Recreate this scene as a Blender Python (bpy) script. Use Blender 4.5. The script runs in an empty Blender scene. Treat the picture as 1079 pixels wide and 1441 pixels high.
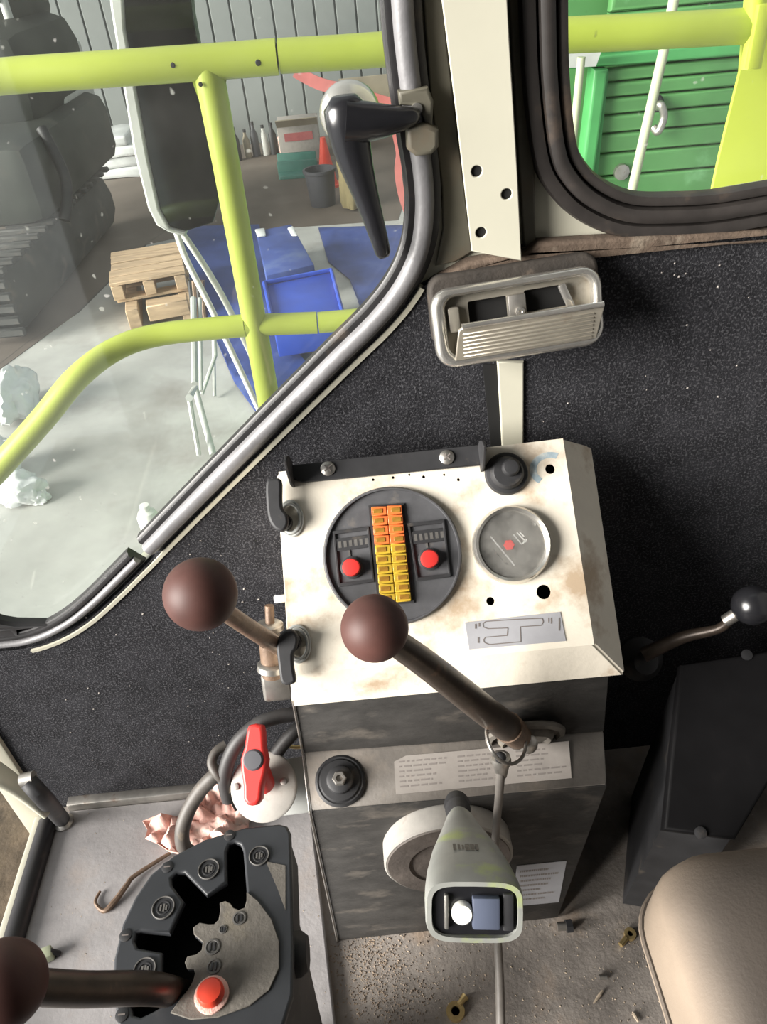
import bpy, bmesh, math, random
from mathutils import Vector, Matrix, noise as mnoise
from mathutils.geometry import delaunay_2d_cdt
random.seed(7)
C = bpy.context.scene.collection
R = math.radians
PI = math.pi

# ------------------------------------------------------------------ camera, world, sun, exposure
CAM = Vector((0.0, 0.0, 1.2))
PITCH, ROLL, FPX = R(38.0), R(6.0), 1080.0
VF = Vector((0, math.cos(PITCH), -math.sin(PITCH)))
VU0 = Vector((0, math.sin(PITCH), math.cos(PITCH)))
VR = math.cos(ROLL) * Vector((1, 0, 0)) - math.sin(ROLL) * VU0
VU = math.sin(ROLL) * Vector((1, 0, 0)) + math.cos(ROLL) * VU0
cam_data = bpy.data.cameras.new('camera')
cam = bpy.data.objects.new('camera', cam_data)
C.objects.link(cam)
cam.matrix_world = Matrix((
    (VR.x, VU.x, -VF.x, CAM.x), (VR.y, VU.y, -VF.y, CAM.y), (VR.z, VU.z, -VF.z, CAM.z), (0, 0, 0, 1)))
cam_data.sensor_fit = 'VERTICAL'
cam_data.sensor_height = 24.0
cam_data.lens = FPX / 1441.0 * 24.0
cam_data.clip_start = 0.02
cam_data.clip_end = 200
bpy.context.scene.camera = cam

world = bpy.data.worlds.new('daylight')
bpy.context.scene.world = world
world.use_nodes = True
wn = world.node_tree.nodes
wn['Background'].inputs[0].default_value = (0.95, 0.98, 1.0, 1)
wn['Background'].inputs[1].default_value = 0.6

sun_data = bpy.data.lights.new('sun', 'SUN')
sun_data.energy = 11.0
sun_data.angle = R(38)
sun_data.color = (1.0, 0.96, 0.90)
sun = bpy.data.objects.new('sun', sun_data)
C.objects.link(sun)
sun_from = Vector((-0.86, -0.36, 0.255)).normalized()
sun.rotation_euler = sun_from.to_track_quat('Z', 'Y').to_euler()
sun.location = (-4, -2, 5)

vs = bpy.context.scene.view_settings
vs.view_transform = 'Standard'
vs.look = 'None'
vs.gamma = 1
vs.use_curve_mapping = False
vs.exposure = 0.35

# ------------------------------------------------------------------ photograph to place
def ray(px, py):
    return VF + (px - 539.5) / FPX * VR - (py - 720.5) / FPX * VU
def PD(px, py, d):
    return CAM + ray(px, py) * d
def PN(px, py, o, n):
    r = ray(px, py)
    return CAM + r * ((o - CAM).dot(n) / r.dot(n))
def PY(px, py, y):
    return PN(px, py, Vector((0, y, 0)), Vector((0, 1, 0)))
def PZ(px, py, z):
    return PN(px, py, Vector((0, 0, z)), Vector((0, 0, 1)))

def frame(o, ex, ey):
    ex = Vector(ex).normalized()
    ey = Vector(ey)
    ey = (ey - ey.dot(ex) * ex).normalized()
    n = ex.cross(ey)
    return Matrix(((ex.x, ey.x, n.x, o[0]), (ex.y, ey.y, n.y, o[1]), (ex.z, ey.z, n.z, o[2]), (0, 0, 0, 1)))
def fax(o, z, xhint=(1, 0, 0)):
    """frame at o whose third axis is z"""
    z = Vector(z).normalized()
    x = Vector(xhint)
    x = (x - x.dot(z) * z)
    if x.length < 1e-4:
        x = Vector((0, 1, 0)) - z.y * z
    x.normalize()
    y = z.cross(x)
    return Matrix(((x.x, y.x, z.x, o[0]), (x.y, y.y, z.y, o[1]), (x.z, y.z, z.z, o[2]), (0, 0, 0, 1)))
def in2(F, p):
    q = F.inverted() @ p
    return (q.x, q.y)
def pf(F, px, py):
    """pixel -> 2-D coordinates in the plane of frame F"""
    return in2(F, PN(px, py, F.to_translation(), F.col[2].to_3d()))
def pfs(F, pts):
    return [pf(F, *p) for p in pts]

# ------------------------------------------------------------------ materials
def lin(c):
    return tuple((x / 12.92 if x <= 0.04045 else ((x + 0.055) / 1.055) ** 2.4) for x in c)
def srgb(r, g, b):
    return lin((r / 255, g / 255, b / 255))

def M(name, col, rough=0.5, metal=0.0, var=0.12, scale=12, bump=0.0, bscale=150, dirt=None, damt=0.5, dscale=9, spec=0.5, stretch=None, fleck=None):
    m = bpy.data.materials.new(name)
    m.use_nodes = True
    nt = m.node_tree
    N, L = nt.nodes, nt.links
    b = N['Principled BSDF']
    b.inputs['Roughness'].default_value = rough
    b.inputs['Metallic'].default_value = metal
    b.inputs['Specular IOR Level'].default_value = spec
    tc = N.new('ShaderNodeTexCoord')
    src = tc.outputs['Object']
    if stretch:
        mp = N.new('ShaderNodeMapping')
        mp.inputs['Scale'].default_value = stretch
        L.new(src, mp.inputs[0])
        src = mp.outputs[0]
    def noise(sc, det=5):
        n = N.new('ShaderNodeTexNoise')
        n.inputs['Scale'].default_value = sc
        n.inputs['Detail'].default_value = det
        n.inputs['Roughness'].default_value = 0.62
        L.new(src, n.inputs['Vector'])
        return n.outputs[0]
    def ramp(f, a, c0, z, c1):
        r = N.new('ShaderNodeValToRGB')
        r.color_ramp.elements[0].position = a
        r.color_ramp.elements[0].color = (*c0, 1)
        r.color_ramp.elements[1].position = z
        r.color_ramp.elements[1].color = (*c1, 1)
        L.new(f, r.inputs[0])
        return r.outputs[0]
    def mix(f, a, c2):
        x = N.new('ShaderNodeMix')
        x.data_type = 'RGBA'
        L.new(f, x.inputs[0])
        L.new(a, x.inputs[6])
        if isinstance(c2, tuple):
            x.inputs[7].default_value = (*c2, 1)
        else:
            L.new(c2, x.inputs[7])
        return x.outputs[2]
    out = ramp(noise(scale), 0.3, tuple(c * (1 - var) for c in col), 0.7, tuple(min(1, c * (1 + var)) for c in col))
    if fleck:
        fc, fs, ft = fleck
        out = mix(ramp(noise(fs, 2), ft, (0, 0, 0), ft + 0.13, (1, 1, 1)), out, fc)
    if dirt:
        k = max(0.0, 0.72 - 0.4 * damt)
        out = mix(ramp(noise(dscale, 8), k, (0, 0, 0), k + 0.16, (0.85, 0.85, 0.85)), out, dirt)
    L.new(out, b.inputs['Base Color'])
    if bump:
        bp = N.new('ShaderNodeBump')
        bp.inputs['Strength'].default_value = bump
        bp.inputs['Distance'].default_value = 0.003
        L.new(noise(bscale, 3), bp.inputs['Height'])
        L.new(bp.outputs[0], b.inputs['Normal'])
    return m

def glass_mat(name, tint, haze, gloss, hz_scale=5):
    m = bpy.data.materials.new(name)
    m.use_nodes = True
    nt = m.node_tree
    N, L = nt.nodes, nt.links
    N.remove(N['Principled BSDF'])
    out = N['Material Output']
    tr = N.new('ShaderNodeBsdfTransparent')
    tr.inputs[0].default_value = (*tint, 1)
    gl = N.new('ShaderNodeBsdfGlossy')
    gl.inputs['Roughness'].default_value = 0.03
    di = N.new('ShaderNodeBsdfDiffuse')
    di.inputs[0].default_value = (0.75, 0.74, 0.70, 1)
    m1, m2 = N.new('ShaderNodeMixShader'), N.new('ShaderNodeMixShader')
    m1.inputs[0].default_value = gloss
    tc, nz, rp = N.new('ShaderNodeTexCoord'), N.new('ShaderNodeTexNoise'), N.new('ShaderNodeMapRange')
    nz.inputs['Scale'].default_value = hz_scale
    nz.inputs['Detail'].default_value = 9
    nz.inputs['Roughness'].default_value = 0.7
    rp.inputs[1].default_value = 0.35
    rp.inputs[2].default_value = 0.75
    rp.inputs[3].default_value = haze * 0.4
    rp.inputs[4].default_value = haze * 1.8
    L.new(tc.outputs['Object'], nz.inputs[0])
    L.new(nz.outputs[0], rp.inputs[0])
    L.new(tr.outputs[0], m1.inputs[1])
    L.new(gl.outputs[0], m1.inputs[2])
    n2, r2, ad = N.new('ShaderNodeTexNoise'), N.new('ShaderNodeMapRange'), N.new('ShaderNodeMath')
    n2.inputs['Scale'].default_value = 85
    n2.inputs['Detail'].default_value = 1
    r2.inputs[1].default_value, r2.inputs[2].default_value, r2.inputs[3].default_value, r2.inputs[4].default_value = 0.75, 0.81, 0.0, 0.35
    ad.operation = 'ADD'
    L.new(tc.outputs['Object'], n2.inputs[0])
    L.new(n2.outputs[0], r2.inputs[0])
    L.new(rp.outputs[0], ad.inputs[0])
    L.new(r2.outputs[0], ad.inputs[1])
    L.new(ad.outputs[0], m2.inputs[0])
    L.new(m1.outputs[0], m2.inputs[1])
    L.new(di.outputs[0], m2.inputs[2])
    L.new(m2.outputs[0], out.inputs[0])
    return m

CARPET = M('carpet felt', (0.019, 0.019, 0.022), 0.95, var=0.4, scale=30, bump=0.7, bscale=600, fleck=((0.07, 0.07, 0.076), 340, 0.51), spec=0.15)
CREAM = M('cream paint', (0.50, 0.485, 0.395), 0.38, var=0.05, scale=6, dirt=(0.42, 0.36, 0.25), damt=0.10, dscale=14)
PANEL = M('stained cream paint', (0.78, 0.72, 0.61), 0.42, var=0.10, scale=9, dirt=(0.42, 0.30, 0.19), damt=0.48, dscale=15, bump=0.1, bscale=90)
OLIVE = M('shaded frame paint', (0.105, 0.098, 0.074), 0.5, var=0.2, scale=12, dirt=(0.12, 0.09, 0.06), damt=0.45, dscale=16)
RUST = M('rusty ledge', (0.085, 0.06, 0.043), 0.85, var=0.4, scale=22, bump=0.5, bscale=120, dirt=(0.26, 0.22, 0.17), damt=0.28, dscale=20)
RUBBER = M('black rubber', (0.022, 0.021, 0.022), 0.42, var=0.3, scale=20, dirt=(0.10, 0.075, 0.055), damt=0.30, dscale=12)
GASKET = M('worn rubber strip', (0.15, 0.147, 0.152), 0.45, var=0.3, scale=14, bump=0.15, bscale=110, spec=0.7)
GASKET2 = M('dusty window rubber', (0.028, 0.024, 0.022), 0.5, var=0.3, scale=25, dirt=(0.11, 0.078, 0.055), damt=0.40, dscale=14)
BLACK = M('black plastic', (0.013, 0.013, 0.015), 0.25, var=0.2, scale=20, spec=0.6)
MATBLK = M('matt black', (0.02, 0.02, 0.022), 0.6, var=0.3, scale=25, dirt=(0.09, 0.075, 0.06), damt=0.32, dscale=30)
VOID = M('dark inside', (0.004, 0.004, 0.004), 0.9)
CONSOLE = M('scuffed console paint', (0.036, 0.034, 0.032), 0.6, var=0.35, scale=22, bump=0.2, bscale=70, dirt=(0.12, 0.105, 0.09), damt=0.42, dscale=13, stretch=(1, 1, 2.2))
LEDGE = M('worn lit ledge paint', (0.15, 0.135, 0.12), 0.55, var=0.25, scale=10, bump=0.2, bscale=80, dirt=(0.26, 0.22, 0.18), damt=0.40, dscale=9)  # paler than the pedestal: dust and light from above put into the colour
TRAY = M('dull chrome tray', (0.40, 0.37, 0.31), 0.30, 0.55, var=0.15, scale=30, dirt=(0.22, 0.17, 0.12), damt=0.30, dscale=30)
BACKB = M('brown backing', (0.030, 0.024, 0.019), 0.8, var=0.35, scale=24, bump=0.3, bscale=120, dirt=(0.16, 0.12, 0.09), damt=0.35, dscale=22)
CHROME = M('tarnished chrome', (0.62, 0.60, 0.56), 0.24, 0.85, var=0.15, scale=30, dirt=(0.25, 0.20, 0.15), damt=0.22, dscale=25)
STEEL = M('dull steel', (0.42, 0.40, 0.37), 0.42, 0.9, var=0.2, scale=40, dirt=(0.22, 0.14, 0.09), damt=0.30, dscale=40)
RUSTROD = M('rusty rod', (0.17, 0.115, 0.08), 0.5, 0.35, var=0.35, scale=40, dirt=(0.30, 0.17, 0.10), damt=0.35, dscale=45, bump=0.2, bscale=200)
DARKROD = M('dark greased rod', (0.06, 0.045, 0.035), 0.38, 0.4, var=0.35, scale=40, dirt=(0.20, 0.12, 0.08), damt=0.28, dscale=40)
BALL = M('brown bakelite', (0.080, 0.034, 0.028), 0.55, var=0.3, scale=12, spec=0.35)
RED = M('red plastic', (0.62, 0.035, 0.03), 0.42, var=0.1)
REDB = M('red button plastic', (0.72, 0.06, 0.03), 0.4, var=0.08)
GREYDISC = M('grey cast disc', (0.40, 0.38, 0.35), 0.6, var=0.15, scale=30, dirt=(0.26, 0.21, 0.17), damt=0.35, dscale=30)
HUBF = M('stained hub face', (0.13, 0.11, 0.097), 0.7, var=0.35, scale=24, bump=0.3, bscale=80, dirt=(0.22, 0.185, 0.16), damt=0.35, dscale=22)
FUSEBLK = M('dusty black disc', (0.072, 0.072, 0.077), 0.55, var=0.25, scale=30, dirt=(0.16, 0.14, 0.12), damt=0.30, dscale=40)
ORANGE = M('orange fuse', (0.66, 0.15, 0.035), 0.4, var=0.15, scale=60)
YELLOWF = M('yellow fuse', (0.50, 0.33, 0.03), 0.4, var=0.2, scale=60)
FUSEWIN = M('fuse window', (0.28, 0.14, 0.02), 0.35, var=0.3, scale=90)
PAPER = M('dirty paper label', (0.34, 0.31, 0.285), 0.75, var=0.12, scale=25, dirt=(0.30, 0.25, 0.22), damt=0.3, dscale=25)
INK = M('faded print', (0.15, 0.13, 0.12), 0.8)
INKF = M('worn faint print', (0.24, 0.215, 0.20), 0.8)
ALU = M('grey printed foil', (0.34, 0.34, 0.36), 0.45, var=0.08, scale=30)
DIAL = M('dark dial', (0.035, 0.035, 0.033), 0.6, var=0.3, scale=60)
WHITEP = M('off white print', (0.6, 0.6, 0.58), 0.6)
FLOORM = M('grey floor mat', (0.31, 0.295, 0.295), 0.7, var=0.22, scale=9, bump=0.2, bscale=100, dirt=(0.36, 0.31, 0.28), damt=0.38, dscale=8)
FLOORD = M('dirty floor', (0.27, 0.24, 0.215), 0.75, var=0.35, scale=14, bump=0.35, bscale=120, dirt=(0.38, 0.29, 0.22), damt=0.42, dscale=10, fleck=((0.52, 0.45, 0.38), 210, 0.70))
STEPM = M('muddy step', (0.10, 0.075, 0.05), 0.9, var=0.5, scale=20, bump=0.6, bscale=60, dirt=(0.02, 0.02, 0.02), damt=0.5, dscale=9)
GATE = M('black gate plastic', (0.030, 0.032, 0.036), 0.42, var=0.2, scale=16, dirt=(0.12, 0.11, 0.10), damt=0.24, dscale=14)
DUSTY = M('dusty grey plastic', (0.135, 0.122, 0.105), 0.8, var=0.2, scale=40, dirt=(0.22, 0.19, 0.14), damt=0.3, dscale=18, bump=0.2, bscale=220)
EMBOSS = M('rubbed embossing', (0.10, 0.095, 0.088), 0.6, var=0.3, scale=60)
PINK = M('pink cloth', (0.68, 0.42, 0.36), 0.9, var=0.22, scale=14, dirt=(0.62, 0.55, 0.48), damt=0.42, dscale=18, bump=0.3, bscale=300)
CABLE = M('grey cable sheath', (0.075, 0.066, 0.058), 0.55, var=0.25, scale=30, dirt=(0.24, 0.19, 0.13), damt=0.35, dscale=25)
CABLED = M('dark cable sheath', (0.035, 0.033, 0.033), 0.55, var=0.3, scale=30, dirt=(0.11, 0.09, 0.07), damt=0.3, dscale=30)
CORDM = M('grey cord', (0.17, 0.155, 0.14), 0.5, var=0.2, scale=40)
GRIP = M('worn pale grip', (0.25, 0.255, 0.238), 0.42, var=0.15, scale=30, dirt=(0.33, 0.40, 0.11), damt=0.50, dscale=24)
BLUEGREY = M('blue grey rocker', (0.085, 0.10, 0.145), 0.35, var=0.1)
WHITEB = M('white button', (0.78, 0.78, 0.72), 0.45, var=0.04)
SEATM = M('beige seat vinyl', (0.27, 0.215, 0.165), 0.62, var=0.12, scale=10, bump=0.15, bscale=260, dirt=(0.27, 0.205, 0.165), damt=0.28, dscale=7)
# shade painted into the vinyl: darker where the seat faces up
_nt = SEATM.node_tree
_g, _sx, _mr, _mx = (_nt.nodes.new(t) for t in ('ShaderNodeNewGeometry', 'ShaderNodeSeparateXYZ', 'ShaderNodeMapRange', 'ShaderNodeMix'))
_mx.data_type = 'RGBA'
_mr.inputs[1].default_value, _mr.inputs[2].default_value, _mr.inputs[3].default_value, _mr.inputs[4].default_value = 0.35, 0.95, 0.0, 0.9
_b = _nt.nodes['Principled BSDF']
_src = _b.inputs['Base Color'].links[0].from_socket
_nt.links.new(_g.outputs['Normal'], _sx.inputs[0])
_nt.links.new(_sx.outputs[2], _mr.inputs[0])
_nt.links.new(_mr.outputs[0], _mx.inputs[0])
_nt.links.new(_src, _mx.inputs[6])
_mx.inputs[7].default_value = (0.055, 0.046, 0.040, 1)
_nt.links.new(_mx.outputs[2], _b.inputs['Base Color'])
DARKBOX = M('dark grey box', (0.0075, 0.0072, 0.0078), 0.6, var=0.3, scale=10, dirt=(0.018, 0.016, 0.015), damt=0.28, dscale=10, spec=0.12)
BRASS = M('brass', (0.62, 0.47, 0.22), 0.35, 0.8, var=0.2, scale=80)
DIRTM = M('dry brown dirt', (0.34, 0.265, 0.20), 0.95, var=0.4, scale=60, bump=0.6, bscale=200, dirt=(0.22, 0.19, 0.17), damt=0.6, dscale=40)
STRAW = M('straw bits', (0.44, 0.36, 0.27), 0.8, var=0.5, scale=200)
WOOD = M('pallet wood', (0.50, 0.36, 0.23), 0.8, var=0.3, scale=3, stretch=(1, 8, 8), dirt=(0.30, 0.20, 0.12), damt=0.3, dscale=5)
SHELL = M('cab lining', (0.10, 0.10, 0.10), 0.8)
YELLOW = M('yellow green paint', (0.45, 0.52, 0.09), 0.38, var=0.08, scale=7, dirt=(0.42, 0.45, 0.10), damt=0.2, dscale=9)
LIME = M('bright yellow sheet', (0.72, 0.80, 0.10), 0.45, var=0.05, scale=4)
CONC = M('pale concrete', (0.42, 0.42, 0.40), 0.85, var=0.24, scale=1.3, dirt=(0.27, 0.255, 0.235), damt=0.46, dscale=1.1, bump=0.1, bscale=30)
BROWNF = M('brown concrete', (0.125, 0.10, 0.082), 0.85, var=0.25, scale=0.8, dirt=(0.18, 0.155, 0.13), damt=0.35, dscale=0.8)
CORR = M('grey sheet cladding', (0.19, 0.205, 0.20), 0.55, var=0.1, scale=1.0, dirt=(0.25, 0.24, 0.21), damt=0.22, dscale=1.2)
GREEN = M('green container paint', (0.07, 0.20, 0.065), 0.42, var=0.15, scale=3, dirt=(0.16, 0.36, 0.17), damt=0.28, dscale=5)
GREEND = M('dark green frame', (0.055, 0.24, 0.075), 0.5, var=0.15, scale=4)
PALE = M('pale pole', (0.38, 0.41, 0.28), 0.5, var=0.1)
GALV = M('galvanised steel', (0.50, 0.51, 0.49), 0.45, 0.3, var=0.15, scale=10)
WHITET = M('white enamel', (0.75, 0.75, 0.71), 0.35, var=0.04)
BLUE = M('blue plastic', (0.022, 0.065, 0.40), 0.5, var=0.2, scale=3)
BLUED = M('dull blue tarpaulin', (0.035, 0.065, 0.24), 0.6, var=0.3, scale=2.5, dirt=(0.11, 0.15, 0.27), damt=0.35, dscale=2.5, bump=0.4, bscale=12)
MIRRORG = M('dark mirror glass', (0.028, 0.034, 0.036), 0.06, 1.0, var=0.5, scale=3)
MACH = M('dark machine paint', (0.032, 0.036, 0.029), 0.6, var=0.45, scale=1.6, dirt=(0.07, 0.062, 0.048), damt=0.35, dscale=2)
TRACKM = M('track rubber', (0.04, 0.04, 0.038), 0.8, var=0.3, scale=5, dirt=(0.12, 0.10, 0.08), damt=0.4, dscale=4)
FILM = M('crumpled white film', (0.68, 0.70, 0.70), 0.25, var=0.1, scale=6, bump=0.4, bscale=14)
REDTAPE = M('red tape', (0.42, 0.12, 0.12), 0.5, var=0.15)
CARD = M('tan cardboard', (0.30, 0.26, 0.19), 0.85, var=0.15, scale=4)
OCHRE = M('ochre sack', (0.22, 0.18, 0.085), 0.85, var=0.2, scale=5)
TEAL = M('teal crate plastic', (0.05, 0.16, 0.13), 0.5, var=0.15)
DARKG = M('dark grey tub', (0.06, 0.06, 0.07), 0.6)
GLASSL = glass_mat('dusty side glass', (0.93, 0.95, 0.93), 0.022, 0.05)
GLASSR = glass_mat('clear side glass', (0.95, 0.97, 0.95), 0.012, 0.03)
LENS = glass_mat('gauge lens', (0.95, 0.95, 0.95), 0.06, 0.06, 60)

# ------------------------------------------------------------------ object helpers
BASE = {}
def thing(name, label, cat, loc, group=None, kind=None):
    o = bpy.data.objects.new(name, None)
    o.empty_display_size = 0.05
    C.objects.link(o)
    o.location = loc
    if label: o['label'] = label
    if cat: o['category'] = cat
    if group: o['group'] = group
    if kind: o['kind'] = kind
    BASE[o.name] = Vector(loc)
    return o
def tag(o, label=None, cat=None, group=None, kind=None):
    if label: o['label'] = label
    if cat: o['category'] = cat
    if group: o['group'] = group
    if kind: o['kind'] = kind
    return o
def mk(name, geo, mat, parent=None, label=None, smooth=40, kind=None):
    """link bmesh/mesh GEO (world coordinates) as one object"""
    if isinstance(geo, bmesh.types.BMesh):
        me = bpy.data.meshes.new(name)
        bmesh.ops.recalc_face_normals(geo, faces=geo.faces)
        geo.to_mesh(me)
        geo.free()
    else:
        me = geo
    base = BASE[parent.name] if parent else None
    if base is None:
        vv = [v.co for v in me.vertices]
        base = Vector(((min(v.x for v in vv) + max(v.x for v in vv)) / 2, (min(v.y for v in vv) + max(v.y for v in vv)) / 2, min(v.z for v in vv)))
    me.transform(Matrix.Translation(-base))
    me.materials.clear()
    me.materials.append(mat)
    o = bpy.data.objects.new(name, me)
    C.objects.link(o)
    if parent:
        o.parent = parent
    else:
        o.location = base
    BASE[o.name] = base
    if smooth:
        me.shade_smooth()
        me.set_sharp_from_angle(angle=R(smooth))
        at = me.attributes.get('flat')
        if at:
            keep = [not d.value for d in at.data]
            me.polygons.foreach_set('use_smooth', keep)
    if 'flat' in me.attributes:
        me.attributes.remove(me.attributes['flat'])
    if label: o['label'] = label
    if kind: o['kind'] = kind
    return o
def inst(name, me, mw, parent, label=None):
    """another object on mesh ME placed with world matrix MW under PARENT (parts keep identity rotation above them)"""
    o = bpy.data.objects.new(name, me)
    C.objects.link(o)
    o.parent = parent
    o.matrix_local = Matrix.Translation(-BASE[parent.name]) @ mw
    BASE[o.name] = BASE[parent.name]
    if label: o['label'] = label
    return o
def raw(name, bm, mat, smooth=40):
    """mesh datablock in local coordinates for inst()"""
    me = bpy.data.meshes.new(name)
    bmesh.ops.recalc_face_normals(bm, faces=bm.faces)
    bm.to_mesh(me)
    bm.free()
    me.materials.append(mat)
    me.shade_smooth()
    me.set_sharp_from_angle(angle=R(smooth))
    return me

def join(*bms):
    out = bmesh.new()
    for b in bms:
        me = bpy.data.meshes.new('t')
        b.to_mesh(me)
        b.free()
        out.from_mesh(me)
        bpy.data.meshes.remove(me)
    return out
def box(F, sx, sy, sz, bev=0.0, seg=2, off=(0, 0, 0)):
    bm = bmesh.new()
    bmesh.ops.create_cube(bm, size=1)
    for v in bm.verts:
        v.co = Vector((v.co.x * sx + off[0], v.co.y * sy + off[1], v.co.z * sz + off[2]))
    if bev:
        bmesh.ops.bevel(bm, geom=bm.edges[:], offset=bev, segments=seg, affect='EDGES', profile=0.5)
    bm.transform(F)
    return bm
def hexa(pts, bev=0.0, seg=2):
    """8 points: 4 of one face, then the 4 opposite"""
    bm = bmesh.new()
    v = [bm.verts.new(p) for p in pts]
    for f in ((0, 1, 2, 3), (7, 6, 5, 4), (0, 4, 5, 1), (1, 5, 6, 2), (2, 6, 7, 3), (3, 7, 4, 0)):
        bm.faces.new([v[i] for i in f])
    bmesh.ops.recalc_face_normals(bm, faces=bm.faces)
    if bev:
        bmesh.ops.bevel(bm, geom=bm.edges[:], offset=bev, segments=seg, affect='EDGES', profile=0.5)
    return bm
def lathe(F, prof, seg=32):
    """prof: [(radius, height)] about the third axis of F"""
    bm = bmesh.new()
    rings = []
    for r, h in prof:
        if r < 1e-6:
            rings.append([bm.verts.new((0, 0, h))])
        else:
            rings.append([bm.verts.new((r * math.cos(2 * PI * i / seg), r * math.sin(2 * PI * i / seg), h)) for i in range(seg)])
    for a, b in zip(rings, rings[1:]):
        for i in range(seg):
            j = (i + 1) % seg
            if len(a) == 1 and len(b) == 1: continue
            if len(a) == 1: bm.faces.new((a[0], b[i], b[j]))
            elif len(b) == 1: bm.faces.new((a[i], a[j], b[0]))
            else: bm.faces.new((a[i], a[j], b[j], b[i]))
    for rg in (rings[0], rings[-1]):
        if len(rg) > 2:
            bm.faces.new(rg)
    bm.transform(F)
    return bm
def ball(c, r, seg=32):
    bm = bmesh.new()
    bmesh.ops.create_uvsphere(bm, u_segments=seg, v_segments=seg // 2, radius=r)
    bm.transform(Matrix.Translation(c))
    return bm
def catmull(pts, n=8):
    P = [Vector(p) for p in pts]
    out = []
    for i in range(len(P) - 1):
        p0, p1, p2, p3 = P[max(i - 1, 0)], P[i], P[i + 1], P[min(i + 2, len(P) - 1)]
        for k in range(n):
            t = k / n
            out.append(0.5 * ((2 * p1) + (p2 - p0) * t + (2 * p0 - 5 * p1 + 4 * p2 - p3) * t * t + (3 * p1 - p0 - 3 * p2 + p3) * t ** 3))
    out.append(P[-1])
    return out
def tube(path, rad, seg=14, caps=True, flat=1.0, up=None):
    """sweep a circle along world points; rad a number or a list over the points"""
    P = [Vector(p) for p in path]
    n = len(P)
    rr = rad if isinstance(rad, (list, tuple)) else [rad] * n
    if len(rr) != n:
        rr = [rr[min(int(i / (n - 1) * (len(rr) - 1)), len(rr) - 2)] * (1 - (i / (n - 1) * (len(rr) - 1)) % 1 if i < n - 1 else 0)
              + rr[min(int(i / (n - 1) * (len(rr) - 1)), len(rr) - 2) + 1] * ((i / (n - 1) * (len(rr) - 1)) % 1 if i < n - 1 else 1) for i in range(n)]
    bm = bmesh.new()
    rings = []
    t0 = (P[1] - P[0]).normalized()
    x = Vector(up) if up else Vector((0.31, 0.22, 0.9))
    for i in range(n):
        t = (P[min(i + 1, n - 1)] - P[max(i - 1, 0)]).normalized()
        x = (x - x.dot(t) * t).normalized()
        y = t.cross(x)
        rings.append([bm.verts.new(P[i] + rr[i] * (math.cos(a) * x * flat + math.sin(a) * y)) for a in (2 * PI * k / seg for k in range(seg))])
    for a, b in zip(rings, rings[1:]):
        for i in range(seg):
            j = (i + 1) % seg
            bm.faces.new((a[i], a[j], b[j], b[i]))
    if caps:
        bm.faces.new(rings[0])
        bm.faces.new(rings[-1])
    return bm
def loft(rings, caps=True):
    bm = bmesh.new()
    V = [[bm.verts.new(p) for p in r] for r in rings]
    m = len(V[0])
    for a, b in zip(V, V[1:]):
        for i in range(m):
            j = (i + 1) % m
            bm.faces.new((a[i], a[j], b[j], b[i]))
    if caps:
        bm.faces.new(V[0])
        bm.faces.new(V[-1])
    return bm
def plate(F, outline, holes=(), thick=0.003, bev=0.0, res=2):
    """flat plate with holes in the plane of F, from 0 up to thick along its third axis"""
    cu = bpy.data.curves.new('t', 'CURVE')
    cu.dimensions = '2D'
    cu.fill_mode = 'BOTH'
    for pts in [outline, *holes]:
        s = cu.splines.new('POLY')
        s.points.add(len(pts) - 1)
        for q, p in zip(s.points, pts):
            q.co = (p[0], p[1], 0, 1)
        s.use_cyclic_u = True
    cu.extrude = max(thick / 2 - bev, 1e-5)
    cu.bevel_depth = bev
    cu.bevel_resolution = res
    cu.offset = -bev
    o = bpy.data.objects.new('t', cu)
    C.objects.link(o)
    dg = bpy.context.evaluated_depsgraph_get()
    me = bpy.data.meshes.new_from_object(o.evaluated_get(dg))
    bpy.data.objects.remove(o)
    bpy.data.curves.remove(cu)
    bm = bmesh.new()
    bm.from_mesh(me)
    bpy.data.meshes.remove(me)
    bmesh.ops.remove_doubles(bm, verts=bm.verts[:], dist=1e-6)
    bm.normal_update()
    fl = bm.faces.layers.int.new('flat')
    for f in bm.faces:
        f[fl] = 1 if abs(f.normal.z) > 0.995 else 0
    bm.transform(F @ Matrix.Translation((0, 0, thick / 2)))
    return bm
def circ(c, r, n=20, sy=1.0):
    return [(c[0] + r * math.cos(2 * PI * i / n), c[1] + r * sy * math.sin(2 * PI * i / n)) for i in range(n)]
def rrect(cx, cy, w, h, r, n=5):
    out = []
    for sx, sy, a0 in ((1, 1, 0), (-1, 1, 90), (-1, -1, 180), (1, -1, 270)):
        for k in range(n + 1):
            a = R(a0 + 90 * k / n)
            out.append((cx + sx * (w / 2 - r) + r * math.cos(a), cy + sy * (h / 2 - r) + r * math.sin(a)))
    return out
def sweep2(F, path, prof):
    """sweep the closed profile [(u, v)] along 2-D path points in the plane of F; u to the right of travel, v along the third axis"""
    P = [Vector(p) for p in path]
    n = len(P)
    rings = []
    for i in range(n):
        a = (P[i] - P[i - 1]).normalized() if i else None
        b = (P[i + 1] - P[i]).normalized() if i < n - 1 else None
        t = ((a or b) + (b or a)).normalized()
        k = 1.0 / max(0.5, t.dot(b or a))
        nr = Vector((t.y, -t.x)) * k
        rings.append([F @ Vector((P[i].x + u * nr.x, P[i].y + u * nr.y, v)) for u, v in prof])
    return loft(rings)
def offset2(path, d):
    P = [Vector(p) for p in path]
    out = []
    for i in range(len(P)):
        t = (P[min(i + 1, len(P) - 1)] - P[max(i - 1, 0)]).normalized()
        out.append((P[i].x + d * t.y, P[i].y - d * t.x))
    return out
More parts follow.
